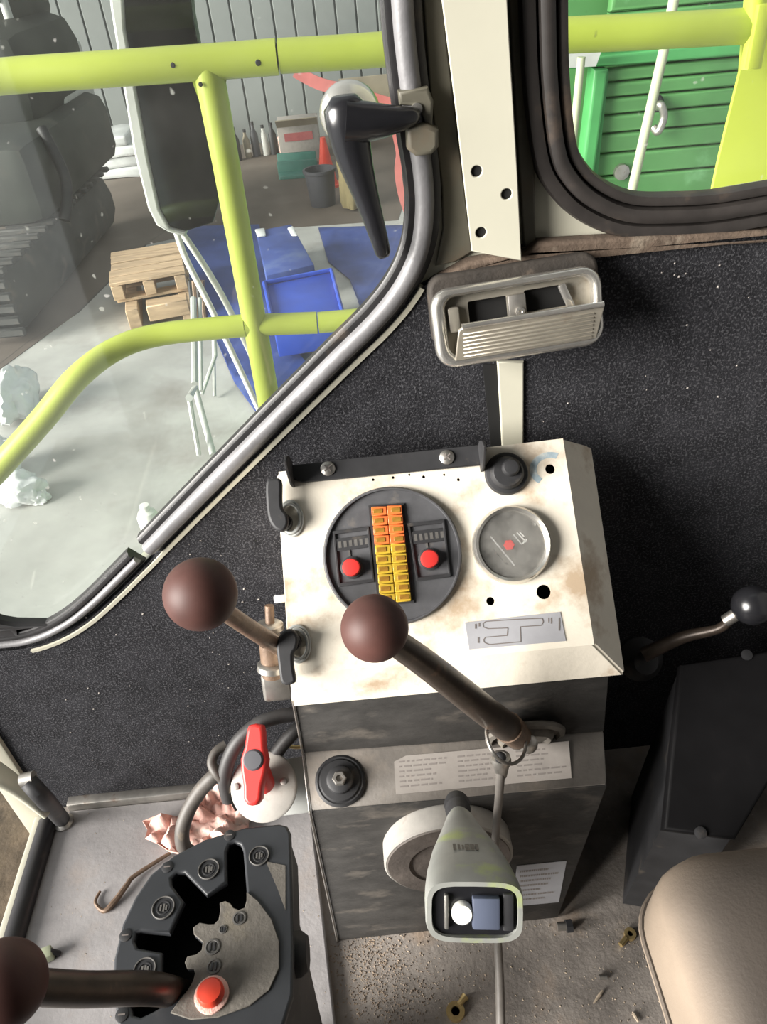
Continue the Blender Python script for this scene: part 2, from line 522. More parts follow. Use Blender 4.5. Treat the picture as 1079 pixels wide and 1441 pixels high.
def dome(u0, u1, v0, v1, n=7):
    """half-round profile from (u0, v0) to (u1, v0) rising to v1"""
    return [(u0 + (u1 - u0) * (1 - math.cos(PI * k / n)) / 2, v0 + (v1 - v0) * math.sin(PI * k / n) ** 0.6) for k in range(n + 1)]
def sheet(pts2, F, amp, freq, step, thick=0.002, lift=0.0, seed=0.0):
    """crumpled sheet: outline pts2 in the plane of F, noise relief"""
    xs, ys = [p[0] for p in pts2], [p[1] for p in pts2]
    V = [Vector(p) for p in pts2]
    def inside(x, y):
        c = False
        for i in range(len(pts2)):
            (x1, y1), (x2, y2) = pts2[i], pts2[i - 1]
            if (y1 > y) != (y2 > y) and x < (x2 - x1) * (y - y1) / (y2 - y1) + x1:
                c = not c
        return c
    nb = len(V)
    x = min(xs)
    while x < max(xs):
        y = min(ys)
        while y < max(ys):
            q = (x + random.uniform(-.3, .3) * step, y + random.uniform(-.3, .3) * step)
            if inside(*q): V.append(Vector(q))
            y += step
        x += step
    edges = [(i, (i + 1) % nb) for i in range(nb)]
    vo, eo, fo = delaunay_2d_cdt(V, edges, [], 1, 1e-6)[:3]
    bm = bmesh.new()
    bv = []
    for p in vo:
        h = amp * abs(mnoise.noise(Vector((p.x * freq + seed, p.y * freq, seed))) + 0.6 * mnoise.noise(Vector((p.x * freq * 2.3, p.y * freq * 2.3, 3 + seed)))) + lift
        bv.append(bm.verts.new((p.x, p.y, h)))
    for f in fo:
        bm.faces.new([bv[i] for i in f])
    bmesh.ops.recalc_face_normals(bm, faces=bm.faces)
    top = bm.faces[:]
    ret = bmesh.ops.extrude_face_region(bm, geom=top)
    for g in ret['geom']:
        if isinstance(g, bmesh.types.BMVert):
            g.co.z += thick
    bm.transform(F)
    return bm

# ------------------------------------------------------------------ the cab: walls, floor, windows
YW = 0.80                                   # inner face of the wall in front of the camera
WF = frame((0, YW, 0), (1, 0, 0), (0, 0, 1))           # 2-D coordinates = (X, Z); third axis towards the camera
def wp(*pts):
    return pfs(WF, pts)
XL, XR, YB, ZT = -0.66, 0.66, -0.75, 1.78

# left window: edge of the glass from the top downwards
edge_up = wp((532, -120), (541, -20), (548, 60), (557, 130), (566, 190), (574, 240), (577, 290), (570, 342), (549, 388), (515, 432), (460, 487), (380, 568), (300, 650), (240, 712), (200, 754))
edge_lo = wp((184, 772), (120, 836), (80, 866), (40, 883), (0, 889), (-60, 893), (-150, 893))
EU, EL = [tuple(p) for p in catmull([(a, b) for a, b in edge_up], 5)], [tuple(p) for p in catmull([(a, b) for a, b in edge_lo], 5)]
EALL = EU + EL
# right window: mid line of its rubber, from the top downwards and then to the right
mid_r = wp((760, -90), (761, 0), (765, 110), (776, 205), (793, 245), (826, 277), (876, 298), (940, 300), (1000, 296), (1079, 283), (1140, 274))
MR = [tuple(p) for p in catmull(mid_r, 5)]

carpet_top = wp((1260, 318), (1079, 327), (900, 336), (740, 346), (655, 370), (612, 396))
out_lo = offset2(EALL, -0.030)
lower = [p for p in out_lo if p[1] < carpet_top[-1][1]]
lining = carpet_top[:-1] + lower + [(XL, lower[-1][1]), (XL, 0.0), (XR, 0.0), (XR, carpet_top[0][1])]
wall_front = thing('wall_front', None, None, (0, YW, 0), kind='structure')
mk('carpet_lining', plate(WF, lining, thick=0.012, bev=0.003), CARPET, wall_front)

# painted sheet behind everything, with both window openings
win_l = offset2(EALL, -0.026)
hole_l = win_l + [(XL + 0.06, win_l[-1][1]), (XL + 0.06, 1.62), (win_l[0][0], 1.62)]
hole_r = offset2(MR, -0.012)
hole_r = hole_r + [(0.60, hole_r[-1][1]), (0.60, 1.62), (hole_r[0][0], 1.62)]
FB = frame((0, YW + 0.03, 0), (1, 0, 0), (0, 0, 1))
mk('painted_sheet', plate(FB, [(XL, -0.3), (XR, -0.3), (XR, ZT), (XL, ZT)], [hole_l, hole_r], thick=0.030), CREAM, wall_front)
# shaded frame band between the left window and the post
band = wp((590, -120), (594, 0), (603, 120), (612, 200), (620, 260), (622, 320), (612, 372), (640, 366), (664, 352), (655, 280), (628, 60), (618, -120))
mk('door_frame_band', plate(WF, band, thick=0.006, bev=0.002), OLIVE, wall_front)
# the post with its bolt holes
post = wp((607, -130), (620, 0), (663, 352), (733, 366), (726, 240), (714, 60), (704, -130))
holes = [circ(pf(frame((0, YW - 0.03, 0), (1, 0, 0), (0, 0, 1)), x, y), 0.0052) for x, y in ((670, 240), (712, 272), (676, 326))]
PF_ = frame((0, YW - 0.03, 0), (1, 0, 0), (0, 0, 1))
post_f = pfs(PF_, [(607, -130), (621, 0), (640, 150), (663, 352), (733, 366), (727, 240), (716, 60), (706, -130)])
pillar = thing('wall_pillar', None, None, (0.1, YW - 0.02, 0.9), kind='structure')
mk('post_face', plate(PF_, post_f, holes, thick=0.003, bev=0.001), CREAM, pillar)
mk('post_core', plate(frame((0, YW - 0.001, 0), (1, 0, 0), (0, 0, 1)), [(p[0] * 1.0 + (0.003 if i < 4 else -0.003), p[1]) for i, p in enumerate(post_f)], thick=0.0285), OLIVE, pillar)
for h in holes:
    mk('bolt_hole', plate(frame((0, YW - 0.0296, 0), (1, 0, 0), (0, 0, 1)), [(p[0], p[1]) for p in h], thick=0.0008), VOID, pillar)
# olive strip painted as the shadow beside the right window frame
mk('frame_gap_shade', plate(WF, wp((708, -120), (716, 40), (728, 240), (735, 345), (752, 343), (750, 240), (738, 40), (730, -120)), thick=0.008, bev=0.002), OLIVE, wall_front)
# rusty ledge above the carpet
led = wp((1260, 306), (1079, 316), (900, 324), (752, 333), (735, 345), (655, 360), (605, 388), (612, 402), (655, 376), (740, 352), (900, 344), (1079, 333), (1260, 324))
mk('rusty_ledge', plate(WF, led, thick=0.020, bev=0.004), RUST, wall_front, 'rusty brown ledge above the carpet')
# the ribbon of bare post below the ashtray
mk('bare_strip', plate(WF, wp((696, 500), (704, 640), (733, 640), (733, 500)), thick=0.016, bev=0.002), CREAM, wall_front, 'cream painted strip between the carpets')
mk('dark_strip', plate(WF, wp((676, 505), (690, 640), (704, 640), (696, 505)), thick=0.0135), VOID, wall_front)  # flat near-black plate along the left of the cream strip
# cream edge under the left window rubber
cream_edge = [p for p in offset2(EALL, -0.0335) if p[1] < wp((600, 392))[0][1]]
mk('trim_1', sweep2(WF, cream_edge[:-14], [(-0.0025, 0.0), (-0.0025, 0.015), (0.003, 0.016), (0.003, 0.0)]), CREAM, kind='structure')

bm = bmesh.new()
for _ in range(70):
    px, py = random.choice(((random.uniform(60, 380), random.uniform(860, 1080)), (random.uniform(260, 380), random.uniform(760, 1060)), (random.uniform(760, 1070), random.uniform(370, 600))))
    c_ = PY(px, py, YW - .0125)
    w_ = random.uniform(.0006, .0016)
    vv = [bm.verts.new(c_ + Vector((dx * w_, 0, dz * w_))) for dx, dz in ((-1, -.6), (.8, -1), (1, .7), (-.5, 1))]
    tp_ = bm.verts.new(c_ + Vector((0, -.0012, 0)))
    for k in range(4): bm.faces.new((vv[k], vv[(k + 1) % 4], tp_))
mk('lint_specks', bm, PAPER, wall_front, smooth=0, kind='stuff')
w1 = thing('window_1', None, None, (-0.3, YW, 0.8), kind='structure')
black_prof = [(0.006, 0.0), (0.006, 0.010)] + dome(0.004, -0.006, 0.012, 0.016, 4) + [(-0.024, 0.013), (-0.030, 0.010), (-0.030, 0.0)]
mk('window_rubber', sweep2(WF, EU, black_prof), RUBBER, w1)
mk('rubber_strip', sweep2(WF, EU, dome(-0.003, -0.023, 0.012, 0.026)), GASKET, w1, 'worn grey filler strip in the window rubber')
lo_prof = [(0.004, 0.0), (0.004, 0.010)] + dome(0.002, -0.006, 0.011, 0.016, 4) + [(-0.018, 0.010), (-0.024, 0.006), (-0.024, 0.0)]
mk('window_rubber', sweep2(WF, EL, lo_prof), RUBBER, w1)
mk('rubber_strip', sweep2(WF, EL[:-4], dome(-0.007, -0.018, 0.009, 0.019)), GASKET, w1)
xl_, zl_ = XL + 0.075, 1.63
rest = [EL[-1], (xl_ + .09, EL[-1][1])] + [(xl_ + .07 - .07 * math.sin(R(a)), EL[-1][1] + .07 - .07 * math.cos(R(a))) for a in range(15, 91, 15)] + [(xl_ + .07 - .07 * math.cos(R(a)), zl_ - .07 + .07 * math.sin(R(a))) for a in range(0, 91, 15)] + [(EU[0][0] - .07 + .07 * math.sin(R(a)), zl_ - .07 + .07 * math.cos(R(a))) for a in range(0, 91, 15)] + [EU[0]]
mk('window_rubber', sweep2(WF, rest, black_prof), RUBBER, w1)
gl = plate(frame((0, YW + 0.016, 0), (1, 0, 0), (0, 0, 1)), offset2(EALL, -0.027) + [(XL + 0.05, win_l[-1][1] - 0.001), (XL + 0.05, 1.63), (win_l[0][0] + 0.006, 1.63)], thick=0.004)
mk('pane', gl, GLASSL, w1)
w2 = thing('window_2', None, None, (0.4, YW, 1.0), kind='structure')
rp = [(0.022, 0.0)] + dome(0.022, 0.006, 0.010, 0.018, 4) + dome(0.006, -0.010, 0.012, 0.022, 5) + dome(-0.010, -0.022, 0.008, 0.016, 4) + [(-0.022, 0.0)]
def arc2(cx, cz, r, a0, a1, n=6):
    return [(cx + r * math.cos(R(a0 + (a1 - a0) * k / n)), cz + r * math.sin(R(a0 + (a1 - a0) * k / n))) for k in range(n + 1)]
xr_, zt_ = 0.60, 1.63
loop = MR + arc2(xr_ - .07, MR[-1][1] + .075, .07, -80, 0) + arc2(xr_ - .07, zt_ - .07, .07, 0, 90) + arc2(MR[0][0] + .075, zt_ - .07, .07, 90, 175) + [(MR[0][0], MR[0][1] + .02), MR[0]]
mk('window_rubber', sweep2(WF, loop, rp), GASKET2, w2)
mk('pane', plate(frame((0, YW + 0.016, 0), (1, 0, 0), (0, 0, 1)), offset2(MR, -0.006) + [(0.61, MR[-1][1]), (0.61, 1.63), (MR[0][0], 1.63)], thick=0.004), GLASSR, w2)

# floor, raised mat, sill
I4 = Matrix.Identity(4)
def zbox(x0, x1, y0, y1, z0, z1, bev=0.0):
    return box(Matrix.Translation(((x0 + x1) / 2, (y0 + y1) / 2, (z0 + z1) / 2)), x1 - x0, y1 - y0, z1 - z0, bev)
mk('floor', zbox(XL, XR, YB, YW, -0.03, 0.0), FLOORD, kind='structure')
ZM = frame((0, 0, 0.0), (1, 0, 0), (0, 1, 0))
ma, mb = PZ(436, 1130, 0.014), PZ(472, 1441, 0.014)
mk_x = lambda y: ma.x + (mb.x - ma.x) * (y - ma.y) / (mb.y - ma.y)
mat_out = [(-0.615, YW - 0.03), (mk_x(YW - 0.03), YW - 0.03), (mk_x(0.1), 0.1), (mk_x(-0.5), -0.5), (-0.615, -0.5)]
fm = thing('floor_mat', 'smooth grey rubber floor mat to the left of the console, raised above the dirty floor', 'mat', (-0.35, 0.2, 0))
mk('mat_sheet', plate(ZM, mat_out, thick=0.014, bev=0.003), FLOORM, fm)
mk('baseboard_front', zbox(XL + 0.06, -0.16, YW - 0.030, YW - 0.011, 0.0, 0.030, 0.003), STEEL, kind='structure')
sill = thing('wall_left', None, None, (XL, 0, 0), kind='structure')
mk('sill_rubber', tube([(-0.628, YW - 0.05, 0.018), (-0.626, 0.4, 0.018), (-0.628, -0.6, 0.018)], 0.016), RUBBER, sill)
mk('sill_flange', zbox(-0.661, -0.640, -0.6, YW - 0.03, -0.02, 0.010, 0.004), CREAM, sill)
mk('sill_step', zbox(-1.05, -0.661, -0.6, YW + 0.1, -0.12, -0.09), STEPM, sill)
mk('door_shade_post', zbox(XL - 0.06, XL, YB, -0.36, -0.1, ZT), SHELL, sill)  # unseen post, its front edge placed to shape the light from the left
mk('corner_post', zbox(XL - 0.04, XL + 0.012, YW - 0.02, YW + 0.03, -0.1, ZT, 0.004), CREAM, sill)
cpan = PZ(20, 1100, 0.07)
mk('lower_corner', tube(catmull([PD(-60, 1060, 1.02), PD(-10, 1086, 1.03), PD(30, 1112, 1.05), PD(66, 1146, 1.07)], 5), [0.018, 0.018, 0.014, 0.008], flat=0.6), CREAM, sill)
mk('ceiling', zbox(XL - 0.04, XR, YB, YW + 0.03, ZT, ZT + 0.03), SHELL, kind='structure')
mk('wall_right', zbox(XR, XR + 0.03, YB, YW + 0.03, -0.3, ZT), SHELL, kind='structure')
mk('wall_back', zbox(XL, XR, YB - 0.03, YB, -0.3, ZT), SHELL, kind='structure')

# ------------------------------------------------------------------ control console
con = thing('control_console', 'cream instrument panel on scuffed dark pedestal standing against the carpeted wall', 'console', (0.05, 0.6, 0))
NP = frame((0, 0.54, 0.50), (1, 0, 0), (0, 0.7071, 0.7071))
TL, TR, BR, BL = pfs(NP, [(392, 664), (792, 617), (836, 907), (408, 950)])
NPr = NP @ Matrix.Translation((0, 0, -0.036))
rTL, rTR, rBR, rBL = pfs(NPr, [(389, 670), (832, 628), (880, 951), (411, 996)])
ph = [circ(pf(NP, x, y), r, 16) for x, y, r in ((774, 660, .0058), (690, 846, .0048), (765, 833, .0083), (525, 675, .0016), (553, 672, .0016), (576, 668, .0014), (596, 671, .0018), (625, 668, .0014), (645, 675, .0018), (409, 962, .0030), (409, 972, .0026))]
ph = [h for h in ph if BL[1] + 0.004 < h[0][1]]
mk('instrument_panel', plate(NP @ Matrix.Translation((0, 0, -0.0025)), [TL, BL, BR, TR], ph, thick=0.0025), PANEL, con)
# bent flanges round the panel face
def p3(F, q, h=0): return F @ Vector((q[0], q[1], h))
bm = bmesh.new()
fa = [p3(NP, q, -0.0002) for q in (TL, TR, BR, BL)]
ra = [p3(NPr, q) for q in (rTL, rTR, rBR, rBL)]
back = [Vector((p.x, YW - 0.012, max(p.z, 0.47) if i > 1 else p.z - 0.07)) for i, p in enumerate(ra)]
V = [[bm.verts.new(p) for p in ring] for ring in (fa, ra, back)]
for a, b in zip(V, V[1:]):
    for i in range(4):
        bm.faces.new((a[i], a[(i + 1) % 4], b[(i + 1) % 4], b[i]))
bmesh.ops.bevel(bm, geom=[e for e in bm.edges if len(e.link_faces) == 2], offset=0.0025, segments=2, affect='EDGES')
mk('panel_flange', bm, PANEL, con)
mk('panel_inside', hexa([p3(NP, q, -0.028) for q in (TL, BL, BR, TR)] + [p3(NP, q, -0.033) for q in (TL, BL, BR, TR)]), VOID, con)
# pedestal
YF, YR = 0.514, 0.575
a0, a1 = PY(475, 1322, YF), PY(785, 1294, YF)
b0, b1 = PY(437, 1143, YF), PY(855, 1106, YF)
c0, c1 = PY(427, 1060, YR), PY(850, 1030, YR)
d0, d1 = PY(413, 985, YR), PY(858, 940, YR)
a0.z = a1.z = 0.0
def vslab(p0, p1, q0, q1, t, bev=0.003):
    dv = Vector((0, t, 0))
    return hexa([p0, p1, q1, q0, p0 + dv, p1 + dv, q1 + dv, q0 + dv], bev)
YK = YW - 0.012
def toback(p): return Vector((p.x, YK, p.z))
mk('pedestal', hexa([a0, a1, b1, b0] + [toback(p) for p in (a0, a1, b1, b0)], 0.003), CONSOLE, con, 'scuffed dark lower pedestal')
mk('ledge', hexa([b0 + Vector((0, 0, .0005)), b1 + Vector((0, 0, .0005)), c1, c0] + [toback(p) for p in (b0, b1, c1, c0)], 0.003), LEDGE, con, 'dusty sloping ledge with light in its paint')
mk('riser', hexa([c0, c1, d1, d0] + [toback(p) for p in (c0, c1, d1, d0)], 0.002), CONSOLE, con)
for pp, qq in ((d0, c0), (c0, b0), (b0, a0)):
    e_ = Vector((-.001, -.001, 0))
    mk('edge_bead', tube([pp + e_, qq + e_], .0013, 8), STEEL, con)
# labels on the ledge and the pedestal
LF = frame((b0 + c1) / 2, b1 - b0, c0 - b0)
def quad_label(F, px, name, mat, parent, lines=0, label=None, h=0.0006):
    q = pfs(F, px)
    o = mk(name, plate(F, q, thick=h), mat, parent, label)
    if lines:
        bm = bmesh.new()
        for col in range(lines[1]):
            for k in range(lines[0]):
                if random.random() < 0.12: continue
                v = (k + 1.0) / (lines[0] + 1.6)
                u0 = (col + 0.08) / lines[1]
                u1 = u0 + random.uniform(0.45, 0.85) / lines[1]
                x = u0
                while x < u1:
                    w = random.uniform(0.015, 0.05)
                    def at(u, v):
                        a = Vector(q[0]).lerp(Vector(q[1]), u)
                        b = Vector(q[3]).lerp(Vector(q[2]), u)
                        return a.lerp(b, v)
                    c = [at(x, v), at(min(x + w, u1), v), at(min(x + w, u1), v + 0.045), at(x, v + 0.045)]
                    vv = [bm.verts.new(F @ Vector((p.x, p.y, h + 0.0002))) for p in c]
                    bm.faces.new(vv)
                    x += w + 0.012
        mk('print', bm, INKF, o, smooth=0, kind='stuff')
    return o
LF = frame(b0.lerp(b1, 0.5), b1 - b0, c0.lerp(c1, .5) - b0.lerp(b1, .5))
quad_label(LF @ Matrix.Translation((0, 0, 0.0004)), [(554, 1065), (800, 1043), (804, 1095), (557, 1118)], 'paper_label', PAPER, con, (6, 3), 'long dirty white paper label')
FFr = frame(a0.lerp(a1, .5), (1, 0, 0), (0, 0, 1))
quad_label(FFr @ Matrix.Translation((0, 0, 0.0004)), [(727, 1218), (797, 1211), (786, 1269), (722, 1275)], 'foil_label', ALU, con, (7, 1), 'grey foil label low on the pedestal')
# bolt with washers on the ledge
bo = LF @ Matrix.Translation((*pf(LF, 479, 1099), 0))
bt = mk('plug', lathe(bo, [(0.031, 0), (0.031, 0.003), (0.028, 0.005), (0.026, 0.0045), (0.024, 0.007), (0.017, 0.008), (0.016, 0.014), (0.013, 0.016), (0, 0.016)]), MATBLK, con, 'black rubber plug with steel bolt')
mk('bolt', lathe(bo, [(0.009, 0.015), (0.009, 0.021), (0.0075, 0.023), (0.0045, 0.023), (0.004, 0.019), (0, 0.019)], 6), STEEL, bt)
# disc on the pedestal front
dcp = PY(627, 1179, YF)
DF = frame(dcp, (1, 0, 0), (0, 0, 1))
hub = mk('hub_cover', lathe(DF, [(0.078, 0), (0.081, 0.004), (0.081, 0.029), (0.079, 0.031), (0.072, 0.0305), (0, 0.030)], 48), GREYDISC, con, 'round cast hub cover on the pedestal front')
mk('hub_face', lathe(DF, [(0.0775, 0.0300), (0.0765, 0.0325), (0.050, 0.0335), (0.048, 0.0315), (0, 0.0315)], 48), HUBF, hub, 'stained brown hub face')

# fuse panel: the big black disc
NC = NP @ Matrix.Translation((*pf(NP, 552, 782), 0))
rad = (Vector(pf(NP, 650, 776)) - Vector(pf(NP, 456, 790))).length / 2
fp = mk('fuse_panel', lathe(NC, [(rad, 0), (rad, 0.006), (rad * 0.975, 0.009), (rad * 0.955, 0.009), (rad * 0.95, 0.005), (0, 0.005)], 56), FUSEBLK, con, 'round black fuse and lamp panel')
NT = NP @ Matrix.Translation((0, 0, 0.005))
fq = [Vector(p) for p in pfs(NT, [(522, 714), (565, 711), (579, 846), (535, 850)])]
def fat(u, v): return fq[0].lerp(fq[1], u).lerp(fq[3].lerp(fq[2], u), v)
mk('fuse_carrier', plate(NT, [fat(-.08, -.02), fat(-.08, 1.02), fat(1.08, 1.02), fat(1.08, -.02)], thick=0.002), MATBLK, fp)
ux = (fq[1] - fq[0]).normalized()
fw, fh = (fq[1] - fq[0]).length * 0.49, (fq[3] - fq[0]).length / 10 * 0.96
fm_o = raw('fuse', box(I4, fw, fh, 0.005, 0.0008, 1), ORANGE)
fm_y = raw('fuse', box(I4, fw, fh, 0.005, 0.0008, 1), YELLOWF)
fwin = raw('fuse_window', box(I4, fw * 0.62, fh * 0.5, 0.0012, 0.0003, 1), FUSEWIN)
for r_ in range(10):
    for c_ in range(2):
        q = fat(0.25 + 0.5 * c_, (r_ + 0.5) / 10)
        mw = NP @ Matrix.Translation((q.x, q.y, 0.0085)) @ Matrix.Rotation(math.atan2(ux.y, ux.x), 4, 'Z')
        inst('fuse', fm_o if r_ < 4 else fm_y, mw, fp)
        inst('fuse_window', fwin, mw @ Matrix.Translation(((0.08 if c_ else -0.08) * fw, 0, 0.0026)), fp)
for cx, cy, bx in ((496, 782, [(468, 748), (519, 741), (527, 819), (476, 826)]), (603, 771, [(573, 737), (625, 731), (634, 812), (586, 818)])):
    q = [Vector(p) for p in pfs(NT, bx)]
    cen = sum(q, Vector((0, 0))) / 4
    fr = mk('switch_frame', plate(NT, q, [[cen + (p - cen) * 0.88 for p in q]], thick=0.003, bev=0.0005), MATBLK, fp)
    top = [q[0].lerp(q[3], .12) * .93 + cen * .07, q[1].lerp(q[2], .12) * .93 + cen * .07, q[1].lerp(q[2], .36) * .93 + cen * .07, q[0].lerp(q[3], .36) * .93 + cen * .07]
    mk('switch_plate', plate(NT, [top[0], top[3], top[2], top[1]], thick=0.0022, bev=0.0004), MATBLK, fr)
    for k in range(6):
        u = (k + 0.6) / 6.4
        w = [top[0].lerp(top[1], u).lerp(top[3].lerp(top[2], u), .25), top[0].lerp(top[1], u + .09).lerp(top[3].lerp(top[2], u + .09), .25), top[0].lerp(top[1], u + .09).lerp(top[3].lerp(top[2], u + .09), .75), top[0].lerp(top[1], u).lerp(top[3].lerp(top[2], u), .75)]
        mk('mark', plate(NT @ Matrix.Translation((0, 0, 0.0022)), [w[0], w[3], w[2], w[1]], thick=0.0002), EMBOSS, fr, smooth=0)
for bx, by in ((495, 799), (604, 787)):
    F = NT @ Matrix.Translation((*pf(NT, bx, by), 0))
    b = mk('push_button', lathe(F, [(0.0102, 0), (0.0102, 0.011), (0.0090, 0.013), (0.006, 0.0135), (0, 0.0135)], 20), RED, fp, 'red push button')
    mk('button_collar', lathe(F, [(0.0128, 0), (0.0128, 0.003), (0.0103, 0.004)], 20), MATBLK, b)
    mk('stem_mark', box(F @ Matrix.Translation((-0.001, 0.0165, 0.0006)), 0.0022, 0.007, 0.0012), EMBOSS, b)

# small gauge
GC = NP @ Matrix.Translation((*pf(NP, 719, 767), 0))
gr = (Vector(pf(NP, 775, 763)) - Vector(pf(NP, 664, 771))).length / 2
ga = mk('gauge', lathe(GC, [(gr * .98, 0), (gr, 0.003), (gr * .98, 0.010), (gr * .92, 0.014), (gr * .85, 0.012), (gr * .82, 0.007)], 48), CHROME, con, 'round gauge with chrome bezel')
mk('dial', lathe(GC, [(gr * .86, 0.004), (gr * .86, 0.0065), (0, 0.0065)], 40), DIAL, ga)
GT = GC @ Matrix.Translation((0, 0, 0.0066))
def bar(F, p, q, w, h, mat, name, par):
    a, b = Vector(pf(F, *p)), Vector(pf(F, *q))
    d = (b - a).normalized()
    n = Vector((-d.y, d.x)) * w / 2
    return mk(name, plate(F, [a + n, a - n, b - n, b + n], thick=h), mat, par, smooth=0)
bar(GT, (690, 755), (724, 796), 0.0016, 0.0004, WHITEP, 'dial_line', ga)
for a, b in (((722, 752), (734, 766)), ((727, 749), (740, 763)), ((731, 749), (737, 755)), ((735, 765), (741, 759))):
    bar(GT, a, b, 0.0015, 0.0004, WHITEP, 'dial_mark', ga)
for a, b in (((699, 779), (703, 784)), ((704, 785), (708, 790)), ((694, 773), (697, 776)), ((711, 792), (714, 794))):
    bar(GT, a, b, 0.0014, 0.0004, EMBOSS, 'dial_mark', ga)
mk('needle_cap', lathe(GT @ Matrix.Translation((*pf(GT, 716, 767), 0)), [(0.0062, 0), (0.0062, 0.001), (0, 0.0016)], 6), RED, ga, 'red needle cap')
mk('lens', lathe(GC, [(gr * .84, 0.0105), (gr * .5, 0.0118), (0, 0.0122)], 40), LENS, ga)

# rubber covered socket, bracket strip, print label
KC = NP @ Matrix.Translation((*pf(NP, 712, 667), 0))
so = mk('socket', lathe(KC, [(0.025, 0), (0.025, 0.003), (0.0235, 0.006), (0.0195, 0.007), (0.0185, 0.012), (0.016, 0.015), (0.009, 0.0155), (0, 0.0155)], 32), MATBLK, con, 'black round socket')
mk('socket_cap', lathe(KC @ Matrix.Translation((0.003, 0.004, 0.015)), [(0.010, 0), (0.010, 0.005), (0.008, 0.008), (0, 0.009)], 20), MATBLK, so)
ql = [(654, 876), (788, 861), (796, 902), (660, 914)]
lb = mk('gear_label', plate(NP, pfs(NP, ql), thick=0.0008), ALU, con, 'grey foil label with a gear slot diagram')
NL = NP @ Matrix.Translation((0, 0, 0.0008))
def lpx(x, y): return (640 + x / 5.994, 840 + y / 6.0)
sl = [(235, 225), (260, 207), (500, 190), (735, 180), (745, 210), (728, 240), (550, 252), (556, 378), (290, 402), (250, 385), (240, 362), (258, 340), (440, 325), (446, 262), (280, 268), (240, 255), (235, 225)]
bm = join(*[plate(NL, [tuple(Vector(a) + n), tuple(Vector(a) - n), tuple(Vector(b) - n), tuple(Vector(b) + n)], thick=0.0003)
            for a, b in zip(pfs(NL, [lpx(*p) for p in sl]), pfs(NL, [lpx(*p) for p in sl[1:]]))
            for d in [(Vector(b) - Vector(a)).normalized()] for n in [Vector((-d.y, d.x)) * 0.0005]])
mk('slot_diagram', bm, INK, lb, smooth=0)
for k, (x, y, w, h) in enumerate(((175, 248, 14, 40), (205, 235, 12, 30), (198, 365, 14, 46), (812, 200, 10, 50), (790, 195, 8, 40), (880, 230, 12, 110))):
    q = [lpx(x - w / 2, y - h / 2), lpx(x - w / 2, y + h / 2), lpx(x + w / 2, y + h / 2), lpx(x + w / 2, y - h / 2)]
    mk('mark', plate(NL, pfs(NL, q), thick=0.0003), INK, lb, smooth=0)

sm = NP @ Matrix.Translation((*pf(NP, 774, 660), 0))
BSM = M('blue ink smear', (0.36, 0.45, 0.50), 0.6, var=0.3, scale=60, dirt=(0.70, 0.66, 0.57), damt=0.55, dscale=60)
arc = [(0.024 * math.cos(R(a)), 0.020 * math.sin(R(a))) for a in range(60, 231, 10)] + [(0.016 * math.cos(R(a)), 0.013 * math.sin(R(a))) for a in range(230, 59, -10)]
mk('ink_smear', plate(sm, arc, thick=0.0003), BSM, con, 'blue smear by the upper hole', smooth=0)
br = mk('bracket_strip', plate(NP, pfs(NP, [(408, 656), (672, 627), (684, 633), (681, 655), (425, 680), (412, 674)]), thick=0.006, bev=0.001), MATBLK, con, 'black bracket strip along the panel top')
def ear(pts, F0, thick, name):
    return mk(name, plate(F0, pts, thick=thick, bev=0.0006), MATBLK, br)
# upright ears at the bracket ends
for (px, py, hgt, dx) in ((410, 672, 0.055, -1), (674, 650, 0.048, 1)):
    o = NP @ Vector((*pf(NP, px, py), 0.004))
    F = frame(o, NP.col[1].to_3d(), NP.col[2].to_3d() + 0.25 * NP.col[1].to_3d())
    ear([(-0.012, -0.004), (0.018, -0.004), (0.020, hgt * .4), (0.016, hgt * .8), (0.008, hgt), (-0.004, hgt * .7), (-0.012, hgt * .3)], F, 0.003, 'bracket_ear')
for (px, py) in ((628, 645), (462, 661)):
    F = NP @ Matrix.Translation((*pf(NP, px, py), 0.006))
    s = mk('screw', lathe(F, [(0.0085, 0), (0.0085, 0.002), (0.006, 0.004), (0, 0.0045)], 20), STEEL, br)
    for a in (0.7, 0.7 + PI / 2):
        mk('cross_slot', box(F @ Matrix.Translation((0, 0, 0.0042)) @ Matrix.Rotation(a, 4, 'Z'), 0.010, 0.0016, 0.001), INK, s)

# wing latches on the left edge
def latch(px_ring, px_hub, blade, nm):
    F = NP @ Matrix.Translation((*pf(NP, *px_ring), 0))
    NB = NP @ Matrix.Translation((0, 0, 0.012))
    q = [tuple(p) for p in catmull(pfs(NB, blade + blade[:1]), 3)[:-1]]
    l = mk('latch', plate(NB, q, thick=0.013, bev=0.003), MATBLK, con, nm)
    mk('latch_hub', tube([NP @ Vector((*pf(NP, *px_hub), 0.0)), NP @ Vector((*pf(NP, *px_hub), 0.017))], 0.010, 16), MATBLK, l)
    bm = bmesh.new()
    for rr, hh in ((0.0135, 0.002), (0.0112, 0.0045)):
        bm = join(bm, tube([F @ Vector((rr * math.cos(a), 1.5 * rr * math.sin(a), hh)) for a in [2 * PI * k / 28 for k in range(29)]], 0.0018, 8, False))
    mk('latch_ring', bm, GALV, l)
    return l
latch((409, 730), (400, 736), [(376, 695), (377, 680), (384, 676), (397, 677), (398, 700), (399, 716), (406, 726), (407, 740), (400, 749), (388, 745), (379, 728)], 'upper black wing latch, turned up')
latch((419, 906), (412, 903), [(391, 912), (394, 896), (403, 886), (414, 886), (421, 897), (419, 911), (414, 920), (415, 940), (417, 959), (399, 961), (394, 938)], 'lower black wing latch, turned down')
mk('edge_button', box(NPr @ Matrix.Translation((*pf(NPr, 398, 843), 0.022)), 0.014, 0.009, 0.010, 0.002), WHITEP, con)

